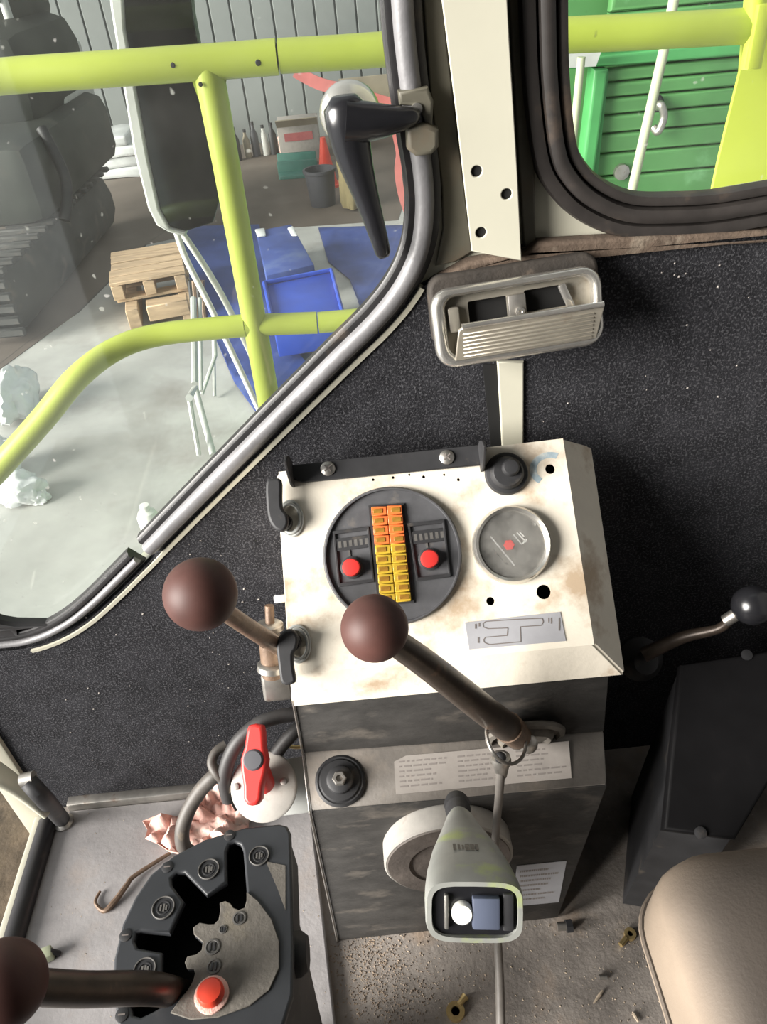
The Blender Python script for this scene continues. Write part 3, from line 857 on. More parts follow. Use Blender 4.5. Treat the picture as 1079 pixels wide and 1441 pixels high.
# ------------------------------------------------------------------ levers
def ball_lever(label, bpx, br_, bd, path, radii, rodmat, extra=None, loc=None):
    c = PD(*bpx, bd)
    pts = [c] + [PD(x, y, d) for x, y, d in path]
    t = thing('ball_lever', label, 'lever', loc or pts[-1])
    ax = (pts[1] - c).normalized()
    r = br_ * bd / FPX
    mk('ball_knob', lathe(fax(c, ax), [(0, -r)] + [(r * math.sin(a), -r * math.cos(a)) for a in [PI * k / 22 for k in range(1, 20)]] + [(r * 0.42, r * 0.93), (r * 0.42, r * 1.02), (0, r * 1.02)], 40), BALL, t)
    mk('rod', tube(catmull([c + ax * r * 0.9] + pts[1:], 6), radii, 16), rodmat, t)
    return t
lv1 = ball_lever('brown ball-headed lever beside the panel edge, over the carpet', (282, 836), 52, 0.66, [(345, 880, 0.76), (396, 912, 0.90)], [0.0085, 0.009, 0.0105], RUSTROD)
pb = PD(378, 905, 0.90)
up1 = (PD(378, 855, 0.90) - PD(384, 975, 0.93)).normalized()
mk('pivot_bolt', tube([PD(379, 852, 0.895), PD(381, 905, 0.905)], 0.0055, 12), RUSTROD, lv1)
for px, py, d, rr, hh in ((379, 882, 0.90, 0.0165, 0.010), (380, 897, 0.903, 0.0135, 0.010), (383, 938, 0.915, 0.018, 0.011)):
    mk('nut' if rr < .015 else 'washer', lathe(fax(PD(px, py, d) - up1 * hh / 2, up1), [(rr * .85, 0), (rr, 0.002), (rr, hh - .002), (rr * .85, hh)], 6 if rr < .015 else 24), STEEL, lv1)
mk('fork', hexa([PD(366, 948, .92), PD(404, 944, .92), PD(412, 984, .94), PD(372, 988, .94), PD(366, 948, .95), PD(404, 944, .95), PD(412, 984, .97), PD(372, 988, .97)], 0.004), STEEL, lv1, 'rusty steel fork')
mk('sleeve', tube([PD(380, 905, .906), PD(384, 950, .922)], 0.013, 16), RUSTROD, lv1)

lv2 = ball_lever('brown ball-headed lever crossing the front of the panel', (527, 884), 48, 0.64, [(600, 935, 0.72), (680, 998, 0.83), (728, 1034, 0.93)], [0.0115, 0.0135, 0.016, 0.018], DARKROD)
bF = frame(PY(738, 1031, YR - 0.002), (1, 0, 0), (0, -0.35, 1))
mk('boot', lathe(bF, [(0.047, 0), (0.050, 0.003), (0.049, 0.007), (0.043, 0.009), (0.041, 0.004), (0.036, 0.004), (0.034, 0.010), (0.030, 0.014), (0.026, 0.010), (0, 0.010)], 36), DUSTY, lv2, 'black ridged rubber boot')
mk('rod_end', tube([PD(714, 1023, 0.895), PD(729, 1035, 0.925)], [0.0185, 0.0165], 16), RUSTROD, lv2, 'rusty bare rod end')
mk('end_nut', lathe(fax(PD(742, 1046, 0.925), -VF), [(0.012, -0.006), (0.012, 0.004), (0.008, 0.008), (0, 0.009)], 16), STEEL, lv2)

lv3 = ball_lever('brown ball-headed lever lying over the slotted black gear gate', (4, 1386), 60, 0.50, [(120, 1392, 0.56), (215, 1391, 0.62), (262, 1402, 0.70)], [0.0115, 0.012, 0.0125, 0.012], DARKROD)

# cord hung from the middle lever by a wire ring
cord = thing('hanging_cord', 'grey cord hung by a wire ring from the middle lever', 'cord', PD(703, 1068, 0.86))
ring = [PD(712 + 27 * math.cos(a) + 6 * math.sin(a), 1038 + 37 * math.sin(a), 0.875 + 0.045 * math.cos(a + 0.6)) for a in [2 * PI * k / 36 for k in range(37)]]
mk('wire_ring', tube(ring, 0.0021, 8, False), STEEL, cord)
mk('terminal', lathe(fax(PD(705, 1074, 0.862), PD(703, 1062, 0.85) - PD(704, 1100, 0.87)), [(0.006, -0.020), (0.009, -0.004), (0.0115, 0.004), (0.0105, 0.010), (0.007, 0.011), (0.006, 0.006), (0, 0.006)], 20), STEEL, cord, 'steel cord end')
mk('terminal_plug', ball(PD(704, 1066, 0.850), 0.0065, 16), MATBLK, cord)
mk('cord', tube(catmull([PD(705, 1076, 0.862), PD(702, 1120, 0.875), PD(697, 1180, 0.895), PD(697, 1250, 0.92), PD(700, 1320, 0.93), PD(703, 1380, 0.93), PD(705, 1460, 0.925), PD(708, 1540, 0.92)], 6), [0.0055, 0.0048, 0.0048, 0.0052, 0.0058, 0.006], 12), CORDM, cord)

# ------------------------------------------------------------------ joystick grip
g0, g1 = PD(646, 1160, 0.76), PD(668, 1284, 0.585)
ax = (g1 - g0).normalized()
wx = (VR - VR.dot(ax) * ax).normalized()
hx = ax.cross(wx)
if hx.dot(VU) < 0: hx = -hx
grip = thing('joystick_grip', 'pale worn joystick grip with a white button, in front of the pedestal', 'grip', g0)
def gsec(t, w, h, e, lift=0.0, n=32):
    c = g0.lerp(g1, t) + hx * lift
    out = []
    for k in range(n):
        a = 2 * PI * k / n
        ca, sa = math.cos(a), math.sin(a)
        out.append(c + wx * (w / 2) * math.copysign(abs(ca) ** (2 / e), ca) + hx * (h / 2) * math.copysign(abs(sa) ** (2 / e), sa))
    return out
secs = [(-.02, .018, .018, 2, .008), (.06, .027, .026, 2, .007), (.2, .037, .034, 2.1, .005), (.38, .050, .042, 2.3, .004), (.55, .062, .049, 2.5, .003), (.72, .071, .053, 2.8, .001), (.88, .0755, .053, 3.2, 0), (.96, .0755, .050, 3.8, 0), (1.0, .073, .046, 4.2, 0)]
mk('grip_shell', loft([gsec(*s) for s in secs] + [gsec(1.0, .066, .039, 4.2), gsec(.95, .064, .037, 4.2)]), GRIP, grip, smooth=60)
GFm = frame(g0.lerp(g1, 0.955), wx, hx) if wx.cross(hx).dot(ax) > 0 else frame(g0.lerp(g1, 0.955), -wx, hx)
sgn = 1 if wx.cross(hx).dot(ax) > 0 else -1
mk('button_plate', plate(GFm, rrect(0, 0, 0.063, 0.036, 0.008), thick=0.005), BLACK, grip)
mk('rocker_switch', box(GFm, 0.021, 0.024, 0.010, 0.0015, off=(0.0085 * sgn, 0, 0.006)), BLUEGREY, grip, 'blue grey rocker switch')
mk('round_button', lathe(GFm @ Matrix.Translation((-0.0095 * sgn, -0.0005, 0.004)), [(0.0082, 0), (0.0082, 0.006), (0.007, 0.0075), (0, 0.0078)], 28), WHITEB, grip, 'round white button')
mk('chrome_edge', box(GFm, 0.0032, 0.026, 0.006, 0.001, off=(-0.0215 * sgn, 0, 0.006)), CHROME, grip)
mk('side_plate', box(GFm, 0.008, 0.028, 0.006, 0.001, off=(0.0255 * sgn, 0, 0.005)), MATBLK, grip)
mk('neck_boot', lathe(fax(g0 + hx * 0.008, ax), [(0.012, -0.040), (0.0135, -0.032), (0.011, -0.026), (0.013, -0.018), (0.010, -0.012), (0.0115, -0.005), (0.008, 0.002)], 24), MATBLK, grip)
mk('stalk', tube([g0 + hx * 0.008 - ax * 0.03, PY(632, 1186, YF - 0.033)], 0.009, 14), DARKROD, grip)
# worn dark lettering band on the grip's back
tq = []
bm = bmesh.new()
for k, (x, w, h) in enumerate(((637, 5, 9), (644, 4, 7), (650, 3, 6), (657, 7, 9), (665, 6, 9), (672, 5, 8))):
    t = 0.70
    for dx in (0,):
        u0, u1 = (x - w / 2 - 660) / 135 * .071, (x + w / 2 - 660) / 135 * .071
        c = g0.lerp(g1, t) + hx * (0.053 / 2 + 0.0015)
        d = ax * (h / 135 * .071 * 1.4)
        vv = [bm.verts.new(c + wx * u0 - d), bm.verts.new(c + wx * u1 - d), bm.verts.new(c + wx * u1 + d), bm.verts.new(c + wx * u0 + d)]
        bm.faces.new(vv)
mk('worn_lettering', bm, DUSTY, grip, smooth=0)

# ------------------------------------------------------------------ slotted gear gate
ZG = 0.50
GF = frame((0, 0, ZG), (1, 0, 0), (0, 1, 0))
def cpx(x, y): return (130 + x / 3.173, 1130 + y / 3.173)
gout = [(345, 1164), (393, 1159), (404, 1162), (409, 1172), (411, 1240), (413, 1330), (412, 1400), (398, 1445), (370, 1480), (300, 1500), (185, 1500), (165, 1441), (158, 1390), (160, 1350), (172, 1300), (190, 1262), (212, 1230), (245, 1203), (290, 1180)]
slot = [(598, 215), (610, 185), (635, 173), (660, 185), (672, 215), (682, 330), (690, 440), (680, 470), (655, 478), (635, 470), (620, 450), (595, 438), (570, 450), (572, 490), (565, 525), (545, 545), (520, 545), (480, 538), (452, 560), (455, 590), (475, 608), (495, 625), (490, 660), (465, 680), (425, 690), (415, 715), (425, 745), (455, 745), (460, 765), (450, 800), (430, 835), (340, 888), (270, 930), (215, 955), (182, 945), (172, 910), (200, 882), (300, 860), (310, 770), (312, 665), (200, 645), (187, 615), (195, 580), (215, 572), (345, 582), (410, 440), (355, 365), (352, 335), (375, 312), (410, 310), (510, 412), (600, 355)]
gate = thing('gear_gate', 'black slotted gear gate with dusty centre and red button, on the floor mat', 'gear gate', (PZ(290, 1300, ZG).x, PZ(290, 1300, ZG).y, 0.014))
go, gs = pfs(GF, gout), pfs(GF, [cpx(*p) for p in slot])
mk('gate_plate', plate(GF @ Matrix.Translation((0, 0, -0.008)), go, [gs], thick=0.008, bev=0.0025), GATE, gate)
cg = sum((Vector(p) for p in go), Vector((0, 0))) / len(go)
ring0 = [GF @ Vector((*(cg + (Vector(p) - cg) * 0.97), -0.006)) for p in go]
ring1 = [GF @ Vector((*(cg + (Vector(p) - cg) * 0.97), -0.06)) for p in go]
ring2 = [GF @ Vector((*(cg + (Vector(p) - cg) * 0.80), -0.14)) for p in go]
ring3 = [GF @ Vector((*(cg + (Vector(p) - cg) * 0.62), 0.014 - ZG)) for p in go]
bm = loft([ring0, ring1, ring2, ring3], False)
mk('gate_housing', bm, MATBLK, gate)
mk('gate_well', plate(GF @ Matrix.Translation((0, 0, -0.058)), [tuple(cg + (Vector(p) - cg) * 0.955) for p in go], thick=0.002), VOID, gate)
dusty = [(570, 450), (572, 490), (565, 525), (545, 545), (520, 545), (480, 538), (452, 560), (455, 590), (475, 608), (495, 625), (490, 660), (465, 680), (425, 690), (415, 715), (425, 745), (455, 745), (460, 765), (450, 800), (430, 835), (390, 885), (350, 940), (440, 970), (560, 960), (700, 910), (790, 840), (835, 740), (835, 620), (800, 520), (740, 440), (690, 400), (690, 440), (680, 472), (655, 481), (632, 472), (618, 452), (595, 441)]
mk('sector_plate', plate(GF, pfs(GF, [cpx(*p) for p in dusty]), thick=0.002, bev=0.0006), DUSTY, gate, 'dusty toothed centre plate')
mk('dust_patch', plate(GF, pfs(GF, [cpx(*p) for p in ((775, 262), (862, 280), (862, 480), (825, 380))]), thick=0.0006), DUSTY, gate)
for x, y, r in ((520, 298, 50), (318, 470, 52), (235, 745, 48), (745, 238, 48)):
    F = GF @ Matrix.Translation((*pf(GF, *cpx(x, y)), 0))
    k = 0.70 / FPX / 3.173 * 1.02
    e = mk('embossed_sign', lathe(F, [(r * k, 0), (r * k, 0.0012), (r * k * .9, 0.0016), (r * k * .86, 0.0008), (r * k * .60, 0.0008), (r * k * .56, 0.0014), (r * k * .48, 0.0014), (r * k * .44, 0.0006), (0, 0.0006)], 28), MATBLK, gate)
    mk('sign_ring', tube([F @ Vector((r * k * math.cos(a) * .92, r * k * math.sin(a) * .92, 0.0016)) for a in [2 * PI * i / 28 for i in range(29)]], 0.0006, 6, False), EMBOSS, e)
    for dx, hh in ((-.22, .5), (.05, .62), (.26, .4)):
        mk('sign_bar', box(F @ Matrix.Translation((dx * r * k, 0, 0.001)), 0.0016, r * k * hh, 0.0014), EMBOSS, e)
for x, y, w in ((658, 520, 20), (538, 648, 22), (545, 735, 20), (585, 570, 12)):
    F = GF @ Matrix.Translation((*pf(GF, *cpx(x, y)), 0.002))
    k = 0.70 / FPX / 3.173
    e = mk('embossed_digit', lathe(F, [(w * k * 1.5, 0), (w * k * 1.5, .0008), (w * k * 1.2, .001), (w * k * 1.1, .0003), (0, .0003)], 20), EMBOSS, gate)
    mk('digit_bar', box(F @ Matrix.Translation((-w * k * .4, 0, 0.0006)), 0.0014, w * k * 1.5, 0.0012), MATBLK, e)
    mk('digit_bar', box(F @ Matrix.Translation((w * k * .4, 0, 0.0006)), 0.0014, w * k * 1.5, 0.0012), MATBLK, e)
for x, y in ((335, 287), (148, 592), (132, 947), (612, 145)):
    F = GF @ Matrix.Translation((*pf(GF, *cpx(x, y)), 0))
    s = mk('screw', lathe(F, [(0.0055, 0), (0.0055, .0008), (0.004, .0013), (0, .0014)], 18), MATBLK, gate)
    mk('cross_slot', box(F @ Matrix.Translation((0, 0, .0014)), 0.006, 0.0012, 0.0006), INK, s)
F = GF @ Matrix.Translation((*pf(GF, 299, 1402), 0.0015))
mk('button_collar', lathe(F, [(0.0145, 0), (0.0145, 0.003), (0.0115, 0.004)], 24), PINK, gate)
mk('lock_button', lathe(F, [(0.0112, 0), (0.0112, 0.008), (0.0095, 0.011), (0.005, 0.012), (0, 0.0122)], 24), REDB, gate, 'red lock button')
q = PZ(424, 1342, ZG - 0.03)
mk('side_lug', lathe(frame(q + Vector((-0.014, 0, 0)), (0, 1, 0), (0, 0, 1)), [(0.020, 0), (0.020, 0.014), (0.015, 0.020), (0, 0.020)], 8), MATBLK, gate)

# ------------------------------------------------------------------ battery switch, cables, cloth
sw = thing('battery_switch', 'red rotary battery switch handle on a pale round disc, beside the pedestal', 'switch', PD(372, 1108, 0.97))
sn = (-VF * 0.9 + VU * 0.25 - VR * 0.12).normalized()
SF = fax(PD(371, 1107, 0.965), sn, VR)
mk('switch_disc', lathe(SF, [(0.036, -0.018), (0.040, -0.010), (0.0425, -0.004), (0.0425, 0.001), (0.040, 0.003), (0, 0.003)], 40), GREYDISC, sw, 'pale grey round disc')
for x, y in ((333, 1107), (400, 1099)):
    mk('disc_screw', lathe(SF @ Matrix.Translation((*pf(SF, x, y), 0.003)), [(0.0045, 0), (0.0045, .002), (0, .003)], 12), STEEL, sw)
SH = fax(PD(359, 1074, 0.925), sn, VR)
hp = [(0.0, .050), (.009, .048), (.0115, .040), (.0135, .020), (.0180, .005), (.0165, -.010), (.0125, -.028), (.0115, -.044), (.006, -.051), (0, -.052)]
hp = hp + [(-x, y) for x, y in reversed(hp[1:-1])]
hp = [(x * 0.92, y * 0.92) for x, y in hp]
mk('switch_handle', plate(SH @ Matrix.Translation((0, 0, -0.010)), hp, thick=0.018, bev=0.004), RED, sw, 'red winged handle')
mk('handle_stem', tube([PD(371, 1104, 0.96), PD(360, 1075, 0.932)], 0.014, 20), RED, sw)
mk('handle_cap', lathe(SH @ Matrix.Translation((0, 0.004, 0.007)), [(0.0125, 0), (0.0125, 0.002), (0.0105, 0.004), (0, 0.0045)], 24), DARKG, sw, 'dark grey round cap')
mk('switch_bracket', hexa([PD(392, 1070, .99), PD(437, 1062, .99), PD(446, 1142, 1.0), PD(385, 1150, 1.0), PD(392, 1070, 1.0), PD(437, 1062, 1.0), PD(446, 1142, 1.01), PD(385, 1150, 1.01)], 0.002), GALV, sw, 'pale grey bracket plate')

def cable(name, label, pts, r, mat, cat='cable'):
    o = mk(name, tube(catmull([PD(*p) for p in pts], 8), r, 14), mat)
    return tag(o, label, cat)
cable('battery_cable', 'thick dark cable curving over the red switch from under the panel', [(424, 1004, .97), (395, 1008, .965), (365, 1018, .96), (338, 1040, .96), (322, 1068, .965), (316, 1098, .975), (322, 1125, .99)], 0.0092, CABLED)
cable('battery_cable', 'thick dusty cable bending down to the pink cloth', [(312, 1085, 1.0), (298, 1095, 1.0), (280, 1115, 1.01), (264, 1143, 1.015), (256, 1172, 1.02), (262, 1196, 1.03), (290, 1206, 1.06)], 0.0098, CABLE)
cable('battery_cable', 'short dark cable behind the red switch, against the pedestal', [(440, 1004, .985), (418, 1026, .98), (400, 1045, .98), (384, 1066, .98)], 0.0088, CABLED)
cable('ring_cable', 'thin grey cable looped around the thick cable beside the switch', [(318, 1048, .985), (304, 1058, .98), (298, 1074, .975), (306, 1090, .97), (318, 1100, .975), (322, 1112, .98)], 0.0062, CABLE)
cable('yellow_wire', 'thin tan wire beside the pedestal behind the red switch', [(398, 1044, 1.0), (408, 1050, 1.0), (422, 1051, .998), (434, 1046, .998)], 0.0026, BRASS, 'wire')

CF = frame((0, 0, 0.016), (1, 0, 0), (0, 1, 0))
cl = pfs(CF, [(203, 1161), (228, 1158), (252, 1152), (276, 1128), (300, 1108), (318, 1122), (332, 1146), (352, 1156), (350, 1180), (310, 1200), (268, 1206), (240, 1203), (222, 1190), (206, 1183), (210, 1172)])
o = mk('cloth', sheet(cl, CF, 0.050, 24, 0.006, 0.003, 0.0, 2.0), PINK, smooth=60)
tag(o, 'crumpled pink cloth on the floor mat beside the gear gate', 'cloth')

# ------------------------------------------------------------------ ashtray on the wall
AF0 = frame((0, YW - 0.075, 0), (1, 0, 0), (0, 0.0, 1))
AF = frame(PY(728, 450, YW - 0.070), (1, 0, 0.0), (0, 0.30, 0.95))
ash = thing('ashtray', 'chrome wall ashtray with a ribbed flap hanging open, under the cream post', 'ashtray', AF.to_translation())
q = pfs(AF, [(607, 404), (845, 376), (848, 478), (612, 526)])
w = (Vector(q[1]) - Vector(q[0])).length
axx = (Vector(q[1]) - Vector(q[0])) + (Vector(q[2]) - Vector(q[3]))
ang = math.atan2(axx.y, axx.x)
cen = sum((Vector(p) for p in q), Vector((0, 0))) / 4
hh = ((Vector(q[0]) - Vector(q[3])).length + (Vector(q[1]) - Vector(q[2])).length) / 2
ww = ((Vector(q[1]) - Vector(q[0])).length + (Vector(q[2]) - Vector(q[3])).length) / 2
AF = AF @ Matrix.Translation((cen.x, cen.y, 0)) @ Matrix.Rotation(ang, 4, 'Z')
AFw = AF @ Matrix.Translation((0, 0.012, -0.034))
mk('back_box', plate(AF @ Matrix.Translation((0.003, 0.012, -0.066)), rrect(0, 0, ww * 1.01, hh * 1.0, 0.016), thick=0.049, bev=0.004), BACKB, ash, 'dark brown backing box')
mk('chrome_rim', plate(AF @ Matrix.Translation((0, 0, -0.012)), rrect(0, 0, ww, hh, 0.020), [rrect(0.002, 0.001, ww * .86, hh * .74, 0.012)], thick=0.020, bev=0.006, res=3), CHROME, ash)
mk('inner_tray', plate(AF @ Matrix.Translation((0, 0, -0.010)), rrect(0, 0, ww * .9, hh * .86, 0.014), [rrect(-0.028, 0.012, 0.040, 0.022, .002), rrect(0.032, 0.014, 0.044, 0.022, .002)], thick=0.004), TRAY, ash)
mk('tray_dark', plate(AF @ Matrix.Translation((0, 0, -0.0155)), rrect(0, 0, ww * .88, hh * .8, 0.014), thick=0.0015), VOID, ash)
mk('spring_clip', box(AF @ Matrix.Translation((0.001, 0.010, -0.002)), 0.018, 0.026, 0.006, 0.001), STEEL, ash)
mk('clip_rivet', lathe(AF @ Matrix.Translation((0.003, 0.006, 0.001)), [(0.0045, 0), (0.0045, 0.003), (0.002, 0.0035), (0, 0.002)], 16), CHROME, ash)
mk('hinge_arm', box(AF @ Matrix.Translation((-ww * .37, 0.008, -0.001)), 0.012, 0.026, 0.008, 0.0025), TRAY, ash)
mk('hinge_arm', box(AF @ Matrix.Translation((ww * .30, 0.012, -0.001)) @ Matrix.Rotation(0.35, 4, 'Z'), 0.008, 0.030, 0.006, 0.002), CHROME, ash)
# flap: hinged below, tilted out towards the camera, with ribs
lf = AF @ Matrix.Translation((0.004, -hh * 0.38, 0.006)) @ Matrix.Rotation(R(28), 4, 'X')
fh_ = hh * 0.50
flap = mk('flap', plate(lf, [(-ww * .42, 0), (ww * .42, 0), (ww * .445, fh_ * .9), (ww * .43, fh_), (-ww * .36, fh_), (-ww * .39, fh_ * .9)], thick=0.004, bev=0.0012), TRAY, ash, 'ribbed open flap')
for k in range(7):
    y = fh_ * (0.10 + 0.115 * k)
    mk('rib', box(lf @ Matrix.Translation((0.002, y, 0.0042)), ww * .76, fh_ * 0.055, 0.0022, 0.0008, 1), TRAY, flap)
mk('flap_lip', tube([lf @ Vector((-ww * .37, fh_, 0.003)), lf @ Vector((ww * .44, fh_, 0.003))], 0.0032, 10), CHROME, flap)

# ------------------------------------------------------------------ window handle and its keeper
hd = thing('window_handle', 'black window handle hanging from a chrome boss on the glass', 'handle', PY(492, 160, YW + 0.01))
rose = frame(PY(492, 158, YW + 0.016), (1, 0, 0), (0, 0, 1))
mk('boss', lathe(rose, [(0.028, 0), (0.029, 0.006), (0.026, 0.014), (0.019, 0.019), (0.016, 0.026), (0, 0.026)], 32), CHROME, hd, 'round chrome boss')
YH = YW - 0.032
pts = [(478, 152, 27, .6), (481, 175, 27, .62), (486, 205, 24.5, .62), (494, 235, 21, .6), (505, 270, 17, .6), (516, 305, 14, .6), (525, 335, 12, .62), (531, 356, 10.5, .62)]
P3 = [PY(x + 8, y, YH) for x, y, r_, f_ in pts]
def hsec(i):
    t = (P3[min(i + 1, len(P3) - 1)] - P3[max(i - 1, 0)]).normalized()
    x = Vector((0, -1, 0)); x = (x - x.dot(t) * t).normalized()
    y = t.cross(x)
    r_ = pts[i][2] * 0.80 / FPX
    return [P3[i] + r_ * (math.cos(a) * y + 0.75 * math.sin(a) * x) for a in [2 * PI * k / 20 for k in range(20)]]
cap0 = [P3[0] + (p - P3[0]) * 0.55 + (P3[0] - P3[1]).normalized() * 0.010 for p in hsec(0)]
mk('handle_grip', loft([cap0] + [hsec(i) for i in range(len(P3))] + [[P3[-1] + (p - P3[-1]) * .7 + (P3[-1] - P3[-2]).normalized() * .004 for p in hsec(len(P3) - 1)]]), BLACK, hd, smooth=70)
arm = [(486, 170, 26), (510, 172, 24), (540, 170, 19), (565, 167, 14), (582, 163, 10), (590, 161, 6)]
A3 = [PY(x, y, YH - 0.002) for x, y, r_ in arm]
mk('catch_arm', tube(A3, [r_ * .80 / FPX for _, _, r_ in arm], 18, flat=1.0), BLACK, hd, smooth=70)
kp = thing('latch_keeper', 'pale grey latch keeper block on the window frame beside the handle', 'latch', PY(592, 180, YW - 0.02))
KF = frame((0, YW - 0.026, 0), (1, 0, 0), (0, 0, 1))
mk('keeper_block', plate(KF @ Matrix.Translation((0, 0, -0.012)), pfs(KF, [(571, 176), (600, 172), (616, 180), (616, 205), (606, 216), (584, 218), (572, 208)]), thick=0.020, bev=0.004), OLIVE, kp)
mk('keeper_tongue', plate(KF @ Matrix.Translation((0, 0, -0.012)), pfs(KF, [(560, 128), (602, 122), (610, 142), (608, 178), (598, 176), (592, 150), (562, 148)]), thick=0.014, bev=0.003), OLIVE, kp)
mk('keeper_screw', lathe(KF @ Matrix.Translation((*pf(KF, 586, 152), 0.001)), [(.005, 0), (.005, .003), (0, .004)], 12), CHROME, kp)

# ------------------------------------------------------------------ seat, dark box, far lever
ZS = 0.42
sl_, sf_ = PZ(912, 1290, ZS - .07), PZ(1000, 1186, ZS - .03)
bm = bmesh.new()
x0, x1, y1, y0 = sl_.x, sl_.x + 0.46, sf_.y, sf_.y - 0.52
seat = thing('driver_seat', 'beige vinyl seat cushion with a rounded corner, beside the dirty floor', 'seat', ((x0 + x1) / 2, (y0 + y1) / 2, 0))
def rr3(x0, x1, y0, y1, r, z, n=7):
    return [Vector((px, py, z)) for px, py in rrect((x0 + x1) / 2, (y0 + y1) / 2, x1 - x0, y1 - y0, r, n)]
lay = [(-.150, .020, .05), (-.140, .004, .055), (-.115, 0, .06), (-.060, .002, .062), (-.036, .008, .062), (-.018, .020, .06), (-.006, .037, .055), (0.0, .056, .05), (.004, .085, .04), (.006, .13, .03)]
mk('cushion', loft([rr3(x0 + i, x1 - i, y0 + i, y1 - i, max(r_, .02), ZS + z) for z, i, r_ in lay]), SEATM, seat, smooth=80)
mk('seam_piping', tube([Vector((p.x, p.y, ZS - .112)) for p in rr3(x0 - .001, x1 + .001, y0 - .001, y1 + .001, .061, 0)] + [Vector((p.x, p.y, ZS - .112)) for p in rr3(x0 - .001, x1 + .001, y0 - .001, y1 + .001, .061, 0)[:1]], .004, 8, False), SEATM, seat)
mk('seat_base', box(Matrix.Translation(((x0 + x1) / 2, (y0 + y1) / 2, (ZS - .135) / 2 + 0.002)), x1 - x0 - 0.12, y1 - y0 - 0.12, ZS - .14, 0.01), DARKBOX, seat)

db = thing('side_box', 'dark grey sheet metal box between the console and the seat', 'box', (PZ(1000, 1160, 0.2).x, 0.55, 0))
t4 = [PD(944, 1000, .99), PD(1130, 905, .93), PD(1040, 1182, .92), PD(934, 1165, .95)]
t4 = [PD(958, 935, .99), PD(1110, 912, .99), PD(1110, 1060, .93), PD(1040, 1181, .89), PD(934, 1168, .91), PD(945, 1050, .95)]
cn = (t4[1] - t4[0]).cross(t4[3] - t4[0]).normalized()
FX = frame(t4[0], t4[1] - t4[0], t4[0] - t4[4])
poly = [in2(FX, p) for p in t4]
mk('box_cover', plate(FX @ Matrix.Translation((0, 0, -0.02)), poly, thick=0.02, bev=0.004), DARKBOX, db)
dn = FX.col[2].to_3d()
low = [p - dn * 0.02 for p in t4]
drop = [Vector((p.x * 0.98 + 0.01, min(p.y + 0.06, YW - .02), 0.001)) for p in t4]
mk('box_body', loft([[p + (sum(low, Vector()) / 6 - p) * .04 for p in low], drop]), MATBLK, db)
for px, py in ((1050, 922), (985, 1172)):
    mk('box_screw', lathe(FX @ Matrix.Translation((*pf(FX, px, py), 0)), [(.007, 0), (.007, .003), (0, .005)], 12), MATBLK, db)

lv4 = thing('knob_lever', 'lever with a glossy black knob in the dark corner beside the panel', 'lever', PD(905, 925, 1.0))
kc = PD(1058, 852, 0.93)
mk('knob', ball(kc, 0.024, 28), BLACK, lv4)
mk('lever_rod', tube(catmull([PD(905, 922, 1.0), PD(960, 897, .985), PD(1010, 885, .96), PD(1032, 868, .945), kc], 6), [0.010, 0.008, 0.006, 0.006, 0.006], 12), DARKROD, lv4)
mk('ferrule', tube([PD(1020, 874, .951), PD(1036, 864, .943)], 0.0078, 14), STEEL, lv4)
mk('lever_mount', lathe(fax(PD(905, 930, 1.02), -VF), [(0.028, -0.03), (0.030, -0.01), (0.022, 0.0), (0.016, 0.012), (0, 0.014)], 20), MATBLK, lv4)

# ------------------------------------------------------------------ the small black strut in the left corner
st = thing('rubber_strut', 'black rubber strut with a metal foot in the corner of the floor mat', 'strut', PZ(88, 1160, 0.014))
foot = PZ(90, 1158, 0.014)
mk('strut_rod', tube(catmull([PD(40, 1100, 1.0), PD(62, 1124, 1.03), foot + Vector((0, 0, 0.012))], 5), [0.011, 0.012, 0.013], 14), MATBLK, st)
mk('strut_foot', lathe(Matrix.Translation(foot), [(0.017, 0), (0.017, 0.004), (0.010, 0.010), (0, 0.010)], 20), STEEL, st)
mk('strut_head', tube([PD(30, 1098, 1.0), PD(48, 1094, 1.0)], 0.009, 12), STEEL, st)

# ------------------------------------------------------------------ litter on the floor
F0 = 0.0
def lay_on(px, py, z=0.0): return PZ(px, py, z)
bz = thing('banjo_fitting', 'brass ring fitting with a short stem lying beside the grey cord', 'fitting', lay_on(643, 1420))
F = frame(lay_on(641, 1425), (1, 0, 0), (0, 1, 0))
mk('ring', lathe(F, [(0.0060, 0), (0.0125, 0), (0.0130, 0.003), (0.0125, 0.007), (0.0060, 0.007), (0.0060, 0.0)], 24), BRASS, bz)
mk('stem', tube([lay_on(646, 1414, .005), lay_on(651, 1407, .005), lay_on(655, 1402, .005)], [0.0042, 0.0042, 0.0058], 12), BRASS, bz)
bz2 = thing('bolt_fitting', 'small tarnished brass fitting on the floor near the seat', 'fitting', lay_on(878, 1322))
F = frame(lay_on(886, 1316, .0), (1, 0, 0), (0, 1, 0))
mk('ring', lathe(F, [(0.004, 0), (0.0085, 0), (0.0085, 0.006), (0.004, 0.006), (0.004, 0)], 18), BRASS, bz2)
mk('stem', tube([lay_on(881, 1320, .004), lay_on(873, 1330, .004)], 0.004, 10), BRASS, bz2)
wa, wb_ = PZ(924, 1120, .01), PZ(950, 1200, .01)
tag(mk('wood_strip', hexa([wa, wa + Vector((.022, 0, 0)), wb_ + Vector((.022, 0, 0)), wb_] + [p + Vector((0, 0, .018)) for p in (wa, wa + Vector((.022, 0, 0)), wb_ + Vector((.022, 0, 0)), wb_)], .002), WOOD), 'short brown wooden strip on the floor between the seat and the dark box', 'strip')
nb = thing('hex_bolt', 'dark bolt and nut lying at the pedestal foot', 'bolt', lay_on(796, 1303))
p = lay_on(800, 1303, 0.009)
mk('nut', lathe(frame(p, (0, 1, 0), (0, 0.2, 1)), [(.004, -0.004), (.0095, -0.004), (.0095, .005), (.004, .005), (.004, -.004)], 6), MATBLK, nb)
